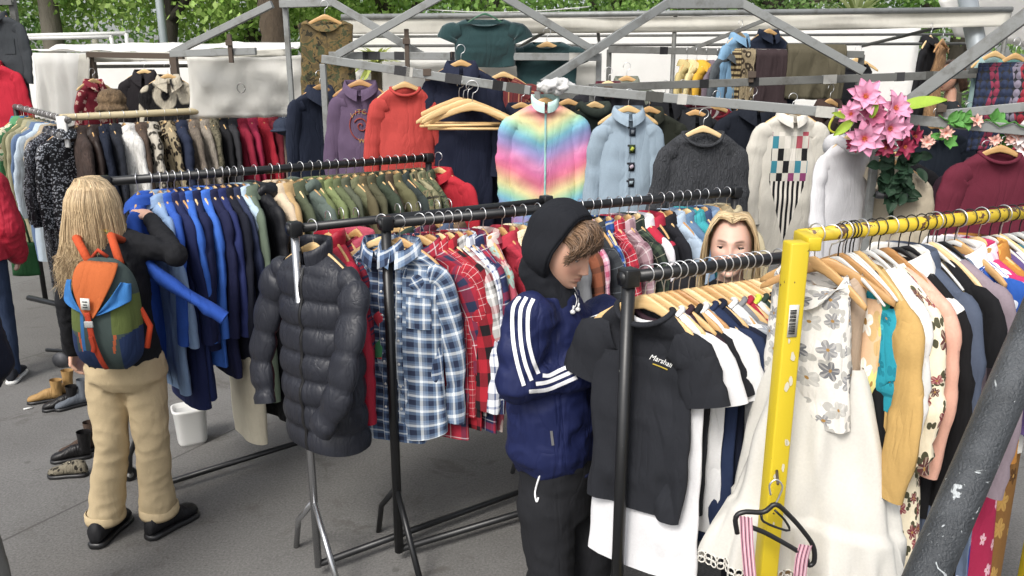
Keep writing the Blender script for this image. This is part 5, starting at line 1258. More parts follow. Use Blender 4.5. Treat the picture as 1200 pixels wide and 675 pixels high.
def washline():
    m = MB(); a, b_ = P(486, 10, 5.62), P(690, 8, 5.62); m.tube([a.lerp(b_, t)-V3(0, 0, .03*math.sin(PI*t)) for t in np.linspace(0, 1, 12)], .004, 6)
    tag(m.build('washing_line', paint('c8c8c0', .7)), 'thin pale cord strung behind the teal velvet tops', 'cord')
washline()
# plastic bag tied round the joint of the bars
m = MB(); ell(m, P(652, 101, 4.70), (.11, .045, .045), n=14); o = blob(m, 'knotted_plastic_bag', paint('c9c9c6', .35, bump=.8, scale=40), None, .008, 1, .02, (22, 22, 22)); tag(o, 'knotted white plastic bag tied round the steel bar joint', 'plastic bag')

g = 'clothes hung along the stall bars'
def hang(bar, px, short, kind, mat, yaw=0, back=0, drop=0, **k):
    p = on_line(bar[0], bar[1], px)+V3(0, back, -drop)
    base = dict(shirt=dict(name='shirt', cat='shirt', placket=True), jacket=dict(name='jacket', cat='jacket', S=.225, L=.72, b=.032, collar='shirt'), coat=dict(name='coat', cat='coat', S=.22, L=1.05, b=.036, collar='lapel'),
                knit=dict(name='sweater', cat='sweater', collar='crew', S=.235, L=.68, b=.03, neck=.085), top=dict(name='top', cat='top', S=.2, L=.5, b=.035, sleeve='cap', collar='none'))[kind]
    kw = dict(base); kw.update(k); nm = kw.pop('name'); cat = kw.pop('cat'); kw['R'] = kw.pop('RR', 34)
    return garment(nm, short, cat, p, math.radians(yaw), mat, group=g, short=short, **kw)
pur = hang(S1, 421, 'purple jumper with a collar and round chest emblem', 'knit', plain('5b4862', bump=.5), yaw=2, drop=.03, collar='shirt', S=.165, dipf=.06)
fyp = root_fy[pur.name]
m = MB(); pts = [(.0+.072*math.cos(t), 0, -.34+.088*math.sin(t)) for t in np.linspace(0, 2*PI, 40)]; m.tube([(x, fyp(x, z)-.003, z) for x, _, z in pts], .004, 5); e = m.build('emblem', plain('8e3a34'), pur)
m = MB(); pts = [(.0+.045*r*math.cos(t*9), 0, -.34+.05*r*math.sin(t*9)) for t, r in zip(np.linspace(0, 1, 50), np.linspace(.1, 1, 50))]; m.tube([(x, fyp(x, z)-.003, z) for x, _, z in pts], .005, 5); m.build('emblem_swirl', plain('8e3a34'), pur)
for k, (ch_, a) in enumerate((('V', 2.35), ('I', 2.0), ('T', 1.7), ('C', 1.3), ('N', -1.1), ('W', -1.6))): text_on(ch_, .04, plain('a8874e'), pur, .0+.075*math.cos(a), -.355+.09*math.sin(a), fyp, 'emblem_letter', shear=0, off=-.006)
hang(S1, 474, 'coral red sweatshirt hung flat', 'knit', plain('b83a34', bump=.6), yaw=10, drop=.0, S=.185, L=.75)
for k, (dx, yw, dz) in enumerate(((-3, -12, 0), (1, 4, -.01), (5, 14, .0), (9, -4, -.015))):
    pt = on_line(*S1, 541+dx*1.4); pt.y -= .03*k-.06; hanger(pt-V3(0, 0, .02-dz), math.radians(yw), ('frontmost of the empty wooden hangers bunched on the stall bar', 'empty wooden hanger with a trouser bar in the stall bunch', 'empty pale hanger tilted at the right of the stall bunch', 'rearmost of the empty wooden hangers bunched on the stall bar')[(3, 1, 2, 0)[k]], 'bar', 'empty hangers on the stall bar', matno=2 if k % 2 else 0, sc=1.4)
hang(S4, 547, 'long navy blue coat behind the empty hangers', 'coat', plain('1c2238'), yaw=4, drop=-.02, S=.205, back=-.65)
hang(S4, 590, 'rust striped top half hidden by the hangers', 'top', stripes('6e2a2c', [(.3, .4, 'b07a52'), (.7, .76, '3c2024')], .05, 0), drop=.04, L=.6)
garment('coat', 'dark navy coat hung sideways at the stall post', 'coat', P(374, 88, 5.45), math.radians(44), plain('1d2436'), S=.21, L=.95, short='dark navy coat hung sideways at the stall post', group=g, collar='lapel', R=34)
garment('vest', 'camouflage vest hung high among the rafters', 'vest', P(380, 6, 5.75), math.radians(6), camo(('5a4c30', '6e5a34', '43482e', '2f2c20')), S=.19, L=.62, hem=.20, sleeve=None, collar='none', neck=.12, drop=.03, dipf=.08, short='camouflage vest hung high among the rafters', group=g, R=34)
tv = plain('12383a', sheen=.6, rough=.8)
garment('top', 'dark teal velvet top on a green hanger', 'top', P(568, 11, 5.62), 0, tv, S=.235, L=.31, hem=.20, sleeve='cap', collar='none', neck=.13, dipf=.05, drop=.05, zs=-.05, short='dark teal velvet top on a green hanger', group=g, hanger_kind=None, R=24)
hanger(P(568, 11, 5.62)+V3(0, 0, .04), 0, 'green plastic hanger holding the dark teal velvet top', 'plastic', matno=paint('2f6a4a', .4))
garment('top', 'second teal velvet top lower beside the first', 'top', P(641, 38, 5.72), math.radians(-8), tv, S=.22, L=.3, hem=.22, sleeve='cap', collar='none', neck=.10, drop=.06, zs=-.05, short='second teal velvet top lower beside the first', group=g, R=24)
rb = hang(S2, 639, 'rainbow tie dye windbreaker with a mint collar', 'jacket', rainbow(), yaw=4, S=.215, L=.72, collar='stand', cmat=plain('b9dcd4', bump=.5), slen=.56, zipm=plain('8fc0ba'), N=72, RR=44, sw=.078, folds=.02)
hang(S2, 703, 'dark green hooded jacket behind the denim shirt', 'jacket', plain('2b332c'), yaw=20, back=.28, collar='hood')
dn = hang(S2, 737, 'pale denim shirt with small patches down the front', 'shirt', plain('8a9dac', bump=.5), yaw=4, S=.165, L=.78, crease=.003, folds=.010, N=72, RR=44, placket=paint('2c2f36', .5), slen=.6)
fyd = root_fy[dn.name]
for k, (z, c, c2) in enumerate(((-.205, '2b3440', '707880'), (-.30, '2c3a22', 'a8b23c'), (-.40, '20242c', 'b8a8b4'), (-.49, '22262c', '8fa0a8'))):
    m = MB(); y = fyd(.022, z); m.box((.022, y-.009, z), (.034, .004, .048)); pp = m.build('patch', plain(c), dn); m = MB(); m.box((.022, y-.0125, z), (.018, .003, .022), Matrix.Rotation(.5*k, 3, 'Y')); m.build('patch_motif', plain(c2), pp)
hang(S2, 826, 'charcoal marl jumper with an open neck', 'knit', fin(NT('marl'), lin('3c3e42'), bump=.9, bscale=60, wear=.3), yaw=6, S=.215, L=.74, dipf=.07, neck=.11, drop=.07, N=72)
bs = hang(S3, 912, 'cream shirt with a colourful chequered balloon panel', 'shirt', checks(('b04a56', '1a1a1c', '2f7f92', '17171a', 'd8d2c6', '8a3a6a', '1c1c20'), 'c4bfb2'), yaw=2, drop=.10, S=.19, L=.9, sw=.085, crease=.002, folds=.008, placket=False, N=72, RR=44, smat=plain('c4bfb2'), cmat=plain('cdc8bc'), back=-.30)
hang(S2, 1000, 'white hooded cotton coat below the flowers', 'coat', plain('cfced0', bump=.35, bdist=.014), crease=.0015, folds=.010, yaw=32, drop=.04, S=.21, L=1.0, collar='hood', N=72, RR=40, back=.02)
hang(S2, 1062, 'cream wool coat beside the white hooded coat', 'coat', plain('b8ac94'), yaw=-35, drop=.14, S=.19, L=.95, back=.14)
hang(S2, 1176, 'burgundy round neck jumper', 'knit', plain('641c2e', bump=.5), yaw=-3, S=.20, L=.8, sw=.085, drop=.02, neck=.09)
D_ = [(S3, 718, 'black jacket with a wine red scarf', 'jacket', plain('26262c'), dict(yaw=5, back=.25, drop=-.10, cmat=plain('5a1e2c'))), (S3, 748, 'grey green safari shirt over a striped vest', 'shirt', plain('6f7466'), dict(back=.55, drop=-.13, S=.2)),
      (S3, 780, 'black wool coat in the shade of the stall', 'coat', plain('15161a'), dict(yaw=20)), (S3, 806, 'brown and red striped jersey behind the charcoal jumper', 'knit', stripes('5e1c28', [(.4, .7, 'a8a098')], .07), dict(back=.15)), (S3, 850, 'scarlet cardigan behind the charcoal jumper', 'knit', plain('7e1c2a'), dict(back=.2, drop=.08)),
      (S3, 884, 'blue black coat beside the balloon shirt', 'coat', plain('161b26'), dict(yaw=15, drop=.06)), (S3, 975, 'brown wool coat right of the balloon shirt', 'coat', plain('3e2c26'), dict(yaw=28, drop=.06)), (S3, 1010, 'dark brown jacket behind the pink flowers', 'jacket', plain('2b211e'), dict(yaw=20, drop=.08)),
      (S3, 1085, 'dark indigo jeans jacket in the shaded stall', 'jacket', plain('1c2430'), dict(drop=.22, back=-.2)), (S3, 1112, 'black long coat in the shaded stall', 'coat', plain('141417'), dict(drop=.25)), (S3, 1142, 'deep navy coat next to the crochet blanket', 'coat', plain('1a2032'), dict(drop=.2)),
      (S2, 775, 'dark olive parka behind the denim shirt', 'jacket', plain('26291f'), dict(back=.38, yaw=10, L=1.0)), (S2, 672, 'black anorak behind the rainbow windbreaker', 'jacket', plain('1b1d20'), dict(back=.42, L=1.0)), (S2, 612, 'navy overcoat left of the rainbow windbreaker', 'coat', plain('1a1f33'), dict(back=.4, drop=.05)), (S2, 860, 'long charcoal coat behind the marl jumper', 'coat', plain('1d1f23'), dict(back=.9)), (S2, 905, 'long black raincoat behind the tan jackets', 'coat', plain('121317'), dict(back=1.3, drop=.0)), (S2, 960, 'dark grey trench coat left of the white coat', 'coat', plain('222226'), dict(back=1.5, drop=.0)), (S2, 1100, 'black velvet coat behind the yellow rail', 'coat', plain('17161a'), dict(back=.4, drop=.12)), (S2, 1210, 'plum coat at the far right of the stall', 'coat', plain('3a2430'), dict(back=.35, drop=.1)),
      (S5, 806, 'pale yellow linen shirt on the far bar', 'shirt', plain('b8a468'), dict(yaw=60, S=.2)), (S5, 817, 'cream yellow blouse on the far bar', 'shirt', plain('c8b880'), dict(yaw=60, S=.2)), (S5, 829, 'orange yellow dress on the far bar', 'coat', plain('cf9a20'), dict(yaw=58, L=.9)), (S5, 842, 'mauve grey jacket on the far bar', 'jacket', plain('6a5c66'), dict(yaw=55)), (S5, 853, 'slate grey jacket on the far bar', 'jacket', plain('4a5054'), dict(yaw=50, drop=-.08))]
for bar_, px, s, k, m_, kw in D_: hang(bar_, px, s, k, m_, **dict(dict(placket=False) if k == 'shirt' else {}, **kw))
garment('shirt', 'light blue shirt hung high behind the scarves', 'shirt', P(868, 28, 6.3), math.radians(40), plain('6f98b8'), S=.2, L=.8, short='light blue shirt hung high behind the scarves', group=g)
garment('jacket', 'dark navy jacket hung from the far rafter', 'jacket', P(902, 24, 6.35), math.radians(20), plain('1c2436'), S=.2, L=.7, collar='shirt', short='dark navy jacket hung from the far rafter', group=g)
garment('top', 'small black halter top hanging in the far stall', 'top', P(1006, 58, 6.5), 0, plain('18191e'), S=.13, L=.4, sleeve=None, collar='none', short='small black halter top hanging in the far stall', group=g)
garment('coat', 'narrow black coat hanging in the far right stall', 'coat', P(1092, 32, 6.5), math.radians(45), plain('1a1a1d'), S=.16, L=.8, short='narrow black coat hanging in the far right stall', group=g)
garment('stole', 'tan fur stole hanging beside the narrow black coat', 'stole', P(1106, 36, 6.4), math.radians(45), fur('7a5230', 'b08456'), S=.10, L=.6, sleeve=None, collar='none', short='tan fur stole beside the narrow black coat', group=g)
garment('top', 'pale teal tank top with lace front', 'top', P(1168, 48, 5.2), math.radians(15), plain('7f9a98'), S=.16, L=.5, sleeve=None, collar='none', neck=.1, dipf=.09, short='pale teal tank top with lace front', group=g)
garment('top', 'sea green tank top at the right edge', 'top', P(1192, 50, 5.0), math.radians(15), plain('50807a'), S=.16, L=.5, sleeve=None, collar='none', neck=.1, dipf=.09, short='sea green tank top at the right edge', group=g)
# cloths thrown over the bars
def on(bar, px, dz=0): p = on_line(bar[0], bar[1], px); p.z += dz; return p
drape('scarf', 'black and cream chequered scarf over the far bar', 'scarf', on(S5, 857), on(S5, 868), stripes('a89468', [(0, .5, '3a2e22')], .03), .42, .3, group='cloths over the far bar')
drape('scarf', 'tan knitted scarf with dark flecks over the far bar', 'scarf', on(S5, 869), on(S5, 885), leopard('8a7a5c', '3a3024', 'a89878', 22), .42, .3, group='cloths over the far bar')
drape('shawl', 'dark brown shawl over the far bar', 'shawl', on(S5, 886), on(S5, 926), plain('35282a'), .40, .3, group='cloths over the far bar')
drape('folded_jacket', 'olive brown jacket thrown over the far bar', 'jacket', on(S5, 922, .02), on(S5, 990, .02), plain('504a38', bump=.7), .36, .22, folds=.03, bar=.05, group='cloths over the far bar', thick=.03)
t = NT('crochet'); uv = t.coord('UV'); v = t.vor(uv, 30, rnd=.15); sp = t.n('ShaderNodeSeparateXYZ'); t.l(uv, sp.inputs[0])
zig = t.math('ADD', sp.outputs[0], t.math('MULTIPLY', t.math('ABSOLUTE', t.math('SUBTRACT', t.math('FRACT', t.math('MULTIPLY', sp.outputs[1], 6)), .5)), .05))
c = t.ramp(t.math('FRACT', t.math('MULTIPLY', zig, 3.2)), [(0, lin('24304e')), (.25, lin('8a2a44')), (.38, lin('24304e')), (.6, lin('7c7486')), (.72, lin('a02434')), (.9, lin('54283c'))], 'CONSTANT')
t.col(t.mix(t.math('GREATER_THAN', v, .50), c, (.02, .02, .024, 1))); t.bump(t.math('SUBTRACT', 1, v), 1, .02); t.set(Roughness=.95)
drape('crochet_blanket', 'blue red and grey crochet blanket over the stall bar', 'blanket', P(1146, 80, 4.62), P(1240, 78, 4.45), t.m, .46, .3, folds=.015)
m = MB(); m.beam(P(1135, 83, 4.66), P(1245, 80, 4.46), .03, .03); tag(m.build('stall_bar', GALVD, smooth=False), 'short steel bar under the crochet blanket', 'bar')

# ------------------------------------------------------------------ artificial flowers on the bar
def petal(b, c, d, n, ln, wd, cup=.25, tip=.3):
    d = Vector(d).normalized(); n = Vector(n); n = (n-d*n.dot(d)).normalized(); t = d.cross(n); A = np.zeros((9, 5, 3))
    for i in range(9):
        s = i/8; w_ = wd*math.sin(PI*min(1, s*.88+.10))**.8*(1-.12*s); bend = cup*math.sin(s*PI*.6)-tip*s*s
        for j, q in enumerate((-1, -.5, 0, .5, 1)): A[i, j] = Vector(c)+d*ln*s+t*w_*q+n*(ln*bend*.5+abs(q)*wd*.35-.0)
    b.grid(A, False)
def petal_mat(c1, c2):
    t = NT('petal_'+c1); uv = t.coord('UV'); sp = t.n('ShaderNodeSeparateXYZ'); t.l(uv, sp.inputs[0])
    t.col(t.ramp(sp.outputs[1], [(0, lin(c1)), (.45, lin(c2)), (1, lin(c2))])); t.set(Roughness=.6); t.b.inputs['Subsurface Weight'].default_value = 0; return t.m
def blossom(root, c, face, r, mat, mid, n=6, layers=2):
    f = Vector(face).normalized(); a0 = f.orthogonal().normalized(); b0 = f.cross(a0); b = MB()
    for L in range(layers):
        for k in range(n):
            a = 2*PI*(k+.5*L)/n+random.uniform(-.12, .12); d = a0*math.cos(a)+b0*math.sin(a)
            petal(b, Vector(c)+f*.006*L, d+f*(.28+.25*L), f, r*(1-.18*L)*random.uniform(.9, 1.08), r*.27, .3, .45)
    o = b.build('blossom', mat, root); b = MB()
    for k in range(7): a = 2*PI*k/7; b.tube([c, Vector(c)+f*r*.30+(a0*math.cos(a)+b0*math.sin(a))*r*.12], r*.022, 5)
    ell(b, Vector(c)+f*r*.06, (r*.12,)*3, n=6); b.build('stamens', mid, o); return o
def flowers():
    random.seed(21); root = tag(empty('flower_bunch', P(1040, 205, 4.1)), 'bunch of pink artificial lilies tied to the stall bar', 'artificial flowers'); O = root.location.copy()
    pk = petal_mat('c83c70', 'df8fb2'); pk2 = petal_mat('b02c5c', 'd0648c'); dk = petal_mat('6e0e2c', '9c1c42'); mid = plain('d0662e'); lf = plain('1f3a26', rough=.6); lf2 = plain('8fae2e', rough=.6)
    for x, y, dd, r, m_, fc in ((1013, 114, 3.86, .105, pk, (-.15, -1, .25)), (1012, 162, 3.84, .105, pk, (-.2, -1, -.05)), (1046, 128, 3.92, .105, pk, (.35, -1, .35)), (1040, 150, 3.88, .10, pk, (.2, -1, -.1)), (1022, 136, 3.9, .09, pk2, (0, -1, .1)), (1054, 150, 3.95, .08, pk, (.5, -1, .1)), (998, 134, 3.98, .08, pk, (-.7, -1, .2)),
                        (1058, 172, 3.95, .075, dk, (.2, -1, 0)), (1036, 172, 3.9, .065, dk, (0, -1, -.2)), (1070, 160, 3.98, .065, dk, (.6, -1, .1)), (1086, 164, 4.0, .05, petal_mat('d08a78', 'dcb4a4'), (.4, -1, -.1)), (1000, 168, 4.0, .05, dk, (-.4, -1, -.2))):
        blossom(root, P(x, y, dd)-O, fc, r*.93, m_, mid, 6 if m_ is pk or m_ is pk2 else 5)
    for x, y, dd, d2, n2, ln in ((1052, 130, 3.97, (1, 0, .18), (0, -.6, 1), .24), (1020, 138, 3.84, (.1, -.3, .9), (0, -1, .2), .09), (990, 138, 3.95, (-1, -.2, .3), (0, -1, .5), .08), (998, 142, 3.95, (-.8, -.2, -.6), (0, -1, .3), .12)):
        b = MB(); petal(b, P(x, y, dd)-O, d2, n2, ln, ln*.2, .2, .2); b.build('leaf', lf2, root)
    for k in range(60):
        b = MB() if k % 15 == 0 else b; x = random.uniform(1026, 1076); y = random.uniform(178, 232)
        if y > 205: x = 1048+(x-1048)*.55
        petal(b, P(x, y, 4.02+random.uniform(-.05, .05))-O, (random.uniform(-1, 1), random.uniform(-.6, 0), random.uniform(-1, .3)), (random.uniform(-.5, .5), -1, .3), random.uniform(.06, .1), .028)
        if k % 15 == 14: b.build('dark_leaves', lf, root)
    b = MB(); b.tube([P(1046, 180, 4.05)-O, P(1044, 262, 4.08)-O], .012, 8); b.build('stem', lf, root)
    b = MB(); pts = [P(x, y, 3.95)-O for x, y in ((985, 130), (975, 140), (972, 152), (985, 157), (992, 150), (996, 144))]; b.tube(catmull(pts, 20), .006, 6); b.build('ribbon_tie', plain('b8b82c', rough=.5), root)
    # garland along the bar
    random.seed(4)
    gr = tag(empty('flower_garland', on(S2, 1150)), 'thin garland of small pink artificial flowers along the stall bar', 'artificial flowers'); O2 = gr.location.copy(); salm = petal_mat('c86a5c', 'e0a898'); wht = petal_mat('d8a8a8', 'e8d6d2')
    b = MB(); b.tube([on(S2, x)+V3(0, -.03, .02+.015*math.sin(x))-O2 for x in range(1095, 1225, 8)], .004, 5); b.build('vine', plain('3a6a2a'), gr)
    for x, y, r, m_ in ((1108, 155, .035, salm), (1143, 142, .035, salm), (1086, 166, .035, salm), (1166, 164, .03, salm), (1185, 160, .04, salm), (1196, 158, .065, wht), (1199, 176, .05, wht)):
        blossom(gr, P(x, y, 3.88)-O2, (random.uniform(-.4, .4), -1, random.uniform(-.2, .4)), r*1.15, m_, mid, 5)
    b = MB(); fl = plain('4f8f3a', rough=.6)
    for x, y in ((1112, 142), (1118, 142), (1124, 143), (1130, 142), (1162, 140), (1168, 142), (1104, 162), (1108, 168), (1190, 165), (1176, 166)):
        for q in range(4): petal(b, P(x, y, 3.92)-O2, (random.uniform(-1, 1), random.uniform(-.5, .2), random.uniform(-.6, 1)), (0, -1, .4), .06, .02)
    b.build('garland_leaves', fl, gr)
flowers()
m = MB(); m.tube([P(1027, 228, 4.0), P(1062, 231, 4.0)], .020, 12); o = m.build('pole_clamp', paint('2a2b2e', .5)); tag(o, 'black clamp arm on the post below the flowers', 'clamp')
m = MB(); m.tube([P(1058, 212, 4.9), P(1230, 214, 4.7)], .018, 12); o = m.build('hanging_pole', paint('6e6a62', .5, .4)); tag(o, 'steel hanging pole half hidden by the burgundy jumper', 'pole')
for k, px in enumerate(range(1078, 1104, 6)):
    pt = P(px, 213, 4.88); hanger(pt, math.radians(70), 'empty hanger on the steel pole beside the burgundy jumper', 'plastic' if k % 2 else 'wood', 'empty hangers on the steel pole')
# ------------------------------------------------------------------ leaning pole and small hanger at the right
m = MB(); lo, hi = P(1086, 675, 1.45), P(1214, 378, 1.72); dirp = (hi-lo).normalized(); a = lo-dirp*(lo.z/dirp.z); b_ = lo+dirp*1.35
t = NT('painted_pole'); oc = t.coord(); n1 = t.noise(oc, 170, 3, .6); n2 = t.noise(oc, 9, 4, .6, .6); n3 = t.noise(oc, 26, 3, .6, 1.2)
c = t.mix(t.ramp(n2, [(.4, (0, 0, 0, 1)), (.7, (1, 1, 1, 1))]), lin('34383c'), lin('4b4f53'))
chip = t.ramp(n3, [(.665, (0, 0, 0, 1)), (.69, (1, 1, 1, 1))]); c = t.mix(chip, c, lin('aeb4b6')); t.col(c); t.set(Roughness=.42, Metallic=.1); t.bump(t.math('SUBTRACT', n1, t.math('MULTIPLY', chip, .6)), .9, .006)
L = 60; A = np.zeros((L, 28, 3)); up = dirp.orthogonal().normalized(); sdv = dirp.cross(up)
for i in range(L):
    for j in range(28): q = 2*PI*j/28; A[i, j] = Vector(a).lerp(b_, i/(L-1))+(up*math.cos(q)+sdv*math.sin(q))*.0425-a
m.grid(A, True, None, True, True); o = m.build('leaning_pole', t.m, None, a); tag(o, 'thick black painted pole with chipped white spots leaning across the dresses', 'pole')
def strap_hanger():
    c = P(908, 600, 1.84); hk = P(910, 566, 1.84)
    root = tag(empty('plastic_hanger', hk), 'small black plastic hanger swinging in front of the white skirt', 'hanger')
    s = 1/920*2.0; f = lambda x, y: P(x, y, 1.84)-hk
    m = MB(); m.tube(catmull([f(903, 580), f(902, 568), f(910, 562), f(917, 570), f(913, 582), f(909, 590)], 18), .0025, 6); m.build('hook', STEEL, root)
    m = MB(); m.tube(catmull([f(864, 625), f(862, 607), f(872, 600), f(895, 600), f(909, 591), f(925, 604), f(941, 622), f(953, 640), f(954, 658), f(947, 662), f(941, 650), f(900, 626), f(878, 617)], 46), .0068, 8); m.build('hanger_body', BLACKPL, root)
    m = MB(); m.tube(catmull([f(892, 603), f(896, 612), f(924, 622), f(920, 610), f(908, 598)], 14), .0035, 6); m.build('inner_bar', BLACKPL, root)
    m = MB(); m.tube([V3(0.02, .06, .003), V3(0, -.01, .003)], .004, 6); m.build('peg', RUST, root)
    o = tag(empty('strap_top', hk), 'pink and black striped strappy top slung on the small hanger', 'top')
    pm = stripes('c88a9c', [(.2, .35, '2c2226'), (.6, .8, 'ecd4da')], .012, 0)
    for pth, w_ in (([(873, 603), (875, 640), (880, 690), (886, 720)], 6), ([(943, 636), (938, 655), (934, 690), (928, 720)], 6)):
        for q in (-1, 0, 1):
            C = catmull([f(x+q*4, y) for x, y in pth], 14); A = np.array([[tuple(Vector(p_)+V3(-.007, -.008-.003*q, 0)), tuple(Vector(p_)+V3(.0, -.012-.003*q, 0)), tuple(Vector(p_)+V3(.007, -.008-.003*q, 0))] for p_ in C]); m = MB(); uv = np.zeros((14, 3, 2)); uv[..., 0] = np.array([0, .007, .014])[None]; m.grid(A, False, uv); m.build('strap', pm, o)
    m = MB(); C = np.array([[tuple(f(880+50*u, 700+20*v)+V3(0, -.01-.01*math.sin(9*u), 0)) for u in np.linspace(0, 1, 14)] for v in np.linspace(0, 2, 5)]); m.grid(C, False, np.array([[(u*.15, v) for u in np.linspace(0, 1, 14)] for v in np.linspace(0, 1, 5)])); m.build('bodice', pm, o)
strap_hanger()
# ------------------------------------------------------------------ coats rail at the back left
RD = (P(70, 138, 5.8), P(338, 125, 6.9)); RL = (P(18, 125, 7.0), P(80, 141, 5.72))
def rail_left():
    root = tag(empty('coat_rail', (0, 0, 0)), 'corner clothes rail of pale wood and dark wrapped steel with winter coats', 'clothes rail')
    wd = paint('b8a880', .6, bump=.2); dk = paint('4a4644', .6, bump=.5, chip='8a8884', chipamt=.55, scale=40)
    m = MB(); m.tube([RD[0], RD[1]], .026, 14); m.build('wood_rail', wd, root)
    m = MB(); m.tube([RL[0], RL[1]], .024, 14); m.build('wrapped_rail', dk, root)
    m = MB(); q = RD[0].lerp(RL[1], .5); m.box(q+V3(0, -.03, -.09), (.07, .03, .22)); m.build('white_joint', WHITEPL, root, bevel=.006)
    for p_ in (RD[0]+V3(0, .02, 0), RD[1], RL[0]):
        m = MB(); m.tube([p_, V3(p_.x, p_.y, .08)], .022, 10); m.build('upright', BLACKM, root)
    m = MB(); m.tube([V3(RD[0].x-.5, RD[0].y+.1, .42), V3(RD[0].x-.15, RD[0].y-.05, .40), V3(RD[0].x-.02, RD[0].y-.1, .25), V3(RD[0].x-.05, RD[0].y-.3, .07)], .022, 10); m.build('foot', BLACKM, root)
    m = MB(); m.tube([V3(RD[0].x-.3, RD[0].y-.1, .06), V3(RD[0].x+.25, RD[0].y-.2, .06)], .015, 8); m.build('foot', BLACKM, root)
    m = MB(); q = V3(RD[0].x-.07, RD[0].y-.32, .06); m.tube([q-V3(0, .015, 0), q+V3(0, .015, 0)], .055, 20); m.build('wheel', paint('55565a', .5), root)
rail_left()
g = 'winter coats on the back rail'
def coat(R, px, short, mat, yaw=0, **k):
    p = on_line(R[0], R[1], px); kw = dict(S=.215, L=.95, b=.055, collar='lapel', folds=.014, N=48, R=28, sw=.078); kw.update(k); kw['S'] *= random.uniform(.92, 1.08); kw['L'] *= random.uniform(.92, 1.1)
    return garment('coat', short, 'coat', p, yaw_of(*R)+math.radians(yaw+random.uniform(-7, 7)), mat, group=g, short=short, **kw)
random.seed(31)
for px, s, m_, kw in (
    (24, 'printed shirt in green and orange on the wrapped rail', floral('4a8a5a', ['c86a2c', 'd8d0b0', '2c6a9a'], 9, .38, None, .5), dict(L=.7)), (32, 'olive green shirt on the wrapped rail', plain('6b6c4a'), {}), (38, 'khaki linen shirt on the wrapped rail', plain('8f8a6a'), {}), (43, 'sage grey jacket on the wrapped rail', plain('7c8070'), {}),
    (48, 'blue jeans jacket on the wrapped rail', plain('52688a'), {}), (53, 'pale bleached denim jacket on the wrapped rail', plain('a3b3c0'), {}), (58, 'beige raincoat on the wrapped rail', plain('9a8c74'), dict(L=1.05)),
    (63, 'long black coat dusted with silver sequins', sequin('14151b', '8a8e98'), dict(L=1.18)), (69, 'long midnight sequined coat', sequin('12131c', '70747e'), dict(L=1.3)), (76, 'black sequined coat by the white joint', sequin('131419', '9a9ea6', 120), dict(L=1.42))):
    coat(RL, px, s, m_, 25, **kw)
for px, s, m_, kw in (
    (88, 'brown shearling jacket with dark seams', fur('2e2320', '4c3a32'), dict(puff=.01, L=.9)), (103, 'dark brown leather coat with fur collar', plain('2c211d', rough=.5), {}), (117, 'navy boucle coat on the back rail', plain('1b2233', bump=.9, bscale=40), {}),
    (128, 'black navy plush coat on a pale hanger', fur('11141c', '242a38'), {}), (144, 'shaggy white fur coat', fur('b4b2ac', 'eceae4', 45), dict(L=1.1, b=.09, sw=.095)), (160, 'brown fur coat between white and leopard', fur('3a2c24', '6a5444'), {}),
    (172, 'pale snow leopard print fur coat', leopard('b4ac9c', '3a3630', '8f8674', 22), dict(sw=.09)), (192, 'golden leopard print fur coat', leopard('9a8a6a', '241e18', '6e5a3c', 26), dict(sw=.09)), (207, 'navy quilted winter coat', plain('20283e', bump=.5), dict(puff=.01)),
    (222, 'grey brown mink coat', fur('4a4038', '8a7c6c'), {}), (234, 'silver taupe fur jacket', fur('6a6258', 'a89c8c'), {}), (245, 'olive speckled tweed coat', leopard('6a6450', '3a3628', '8a8468', 60), {}),
    (256, 'black coat with a small white pin', plain('17171b'), {}), (266, 'charcoal coat with pale lining', plain('2e2e32'), {}), (278, 'crimson wool coat on a white hanger', plain('8e1830'), dict(hanger_kind='plastic')), (290, 'raspberry coat with a grey lining', plain('a02040'), {}),
    (302, 'bright red wool coat on the back rail', plain('a81a2c'), {}), (314, 'dark red jacket near the end of the wood rail', plain('6e1a26'), {}), (326, 'navy polka dot coat at the end of the wood rail', floral('1d2438', ['c8ccd4'], 40, .2, None, 0), {})):
    coat(RD, px, s, m_, 0, **kw)
garment('jacket', 'charcoal denim jacket hung high at the left edge', 'jacket', P(-6, 4, 7.2), math.radians(-14), plain('33373b', bump=.6), S=.24, L=.75, collar='shirt', short='charcoal denim jacket hung high at the left edge', pocket=2, R=34, slen=.5)
garment('jacket', 'scarlet jacket hung below the charcoal denim one', 'jacket', P(-12, 62, 7.1), math.radians(-10), plain('b8182c', bump=.6), S=.25, L=.72, collar='shirt', short='scarlet jacket hung below the charcoal denim one', R=34, slen=.55)
m = MB(); tp = P(12, -14, 7.35); m.beam((tp.x, tp.y, 0), tuple(tp), .05, .05); tag(m.build('stall_post', GALVD, smooth=False, bevel=.003), 'grey stall post at the left edge behind the charcoal jacket', 'post')
m = MB(); m.beam(P(-80, 2, 7.22), P(14, 3, 7.3), .03, .04); tag(m.build('stall_bar', GALVD, smooth=False), 'upper steel bar at the left edge holding the charcoal jacket', 'bar')
m = MB(); m.beam(P(-80, 61, 7.12), P(14, 61, 7.3), .03, .04); tag(m.build('stall_bar', GALVD, smooth=False), 'lower steel bar at the left edge holding the scarlet jacket', 'bar')
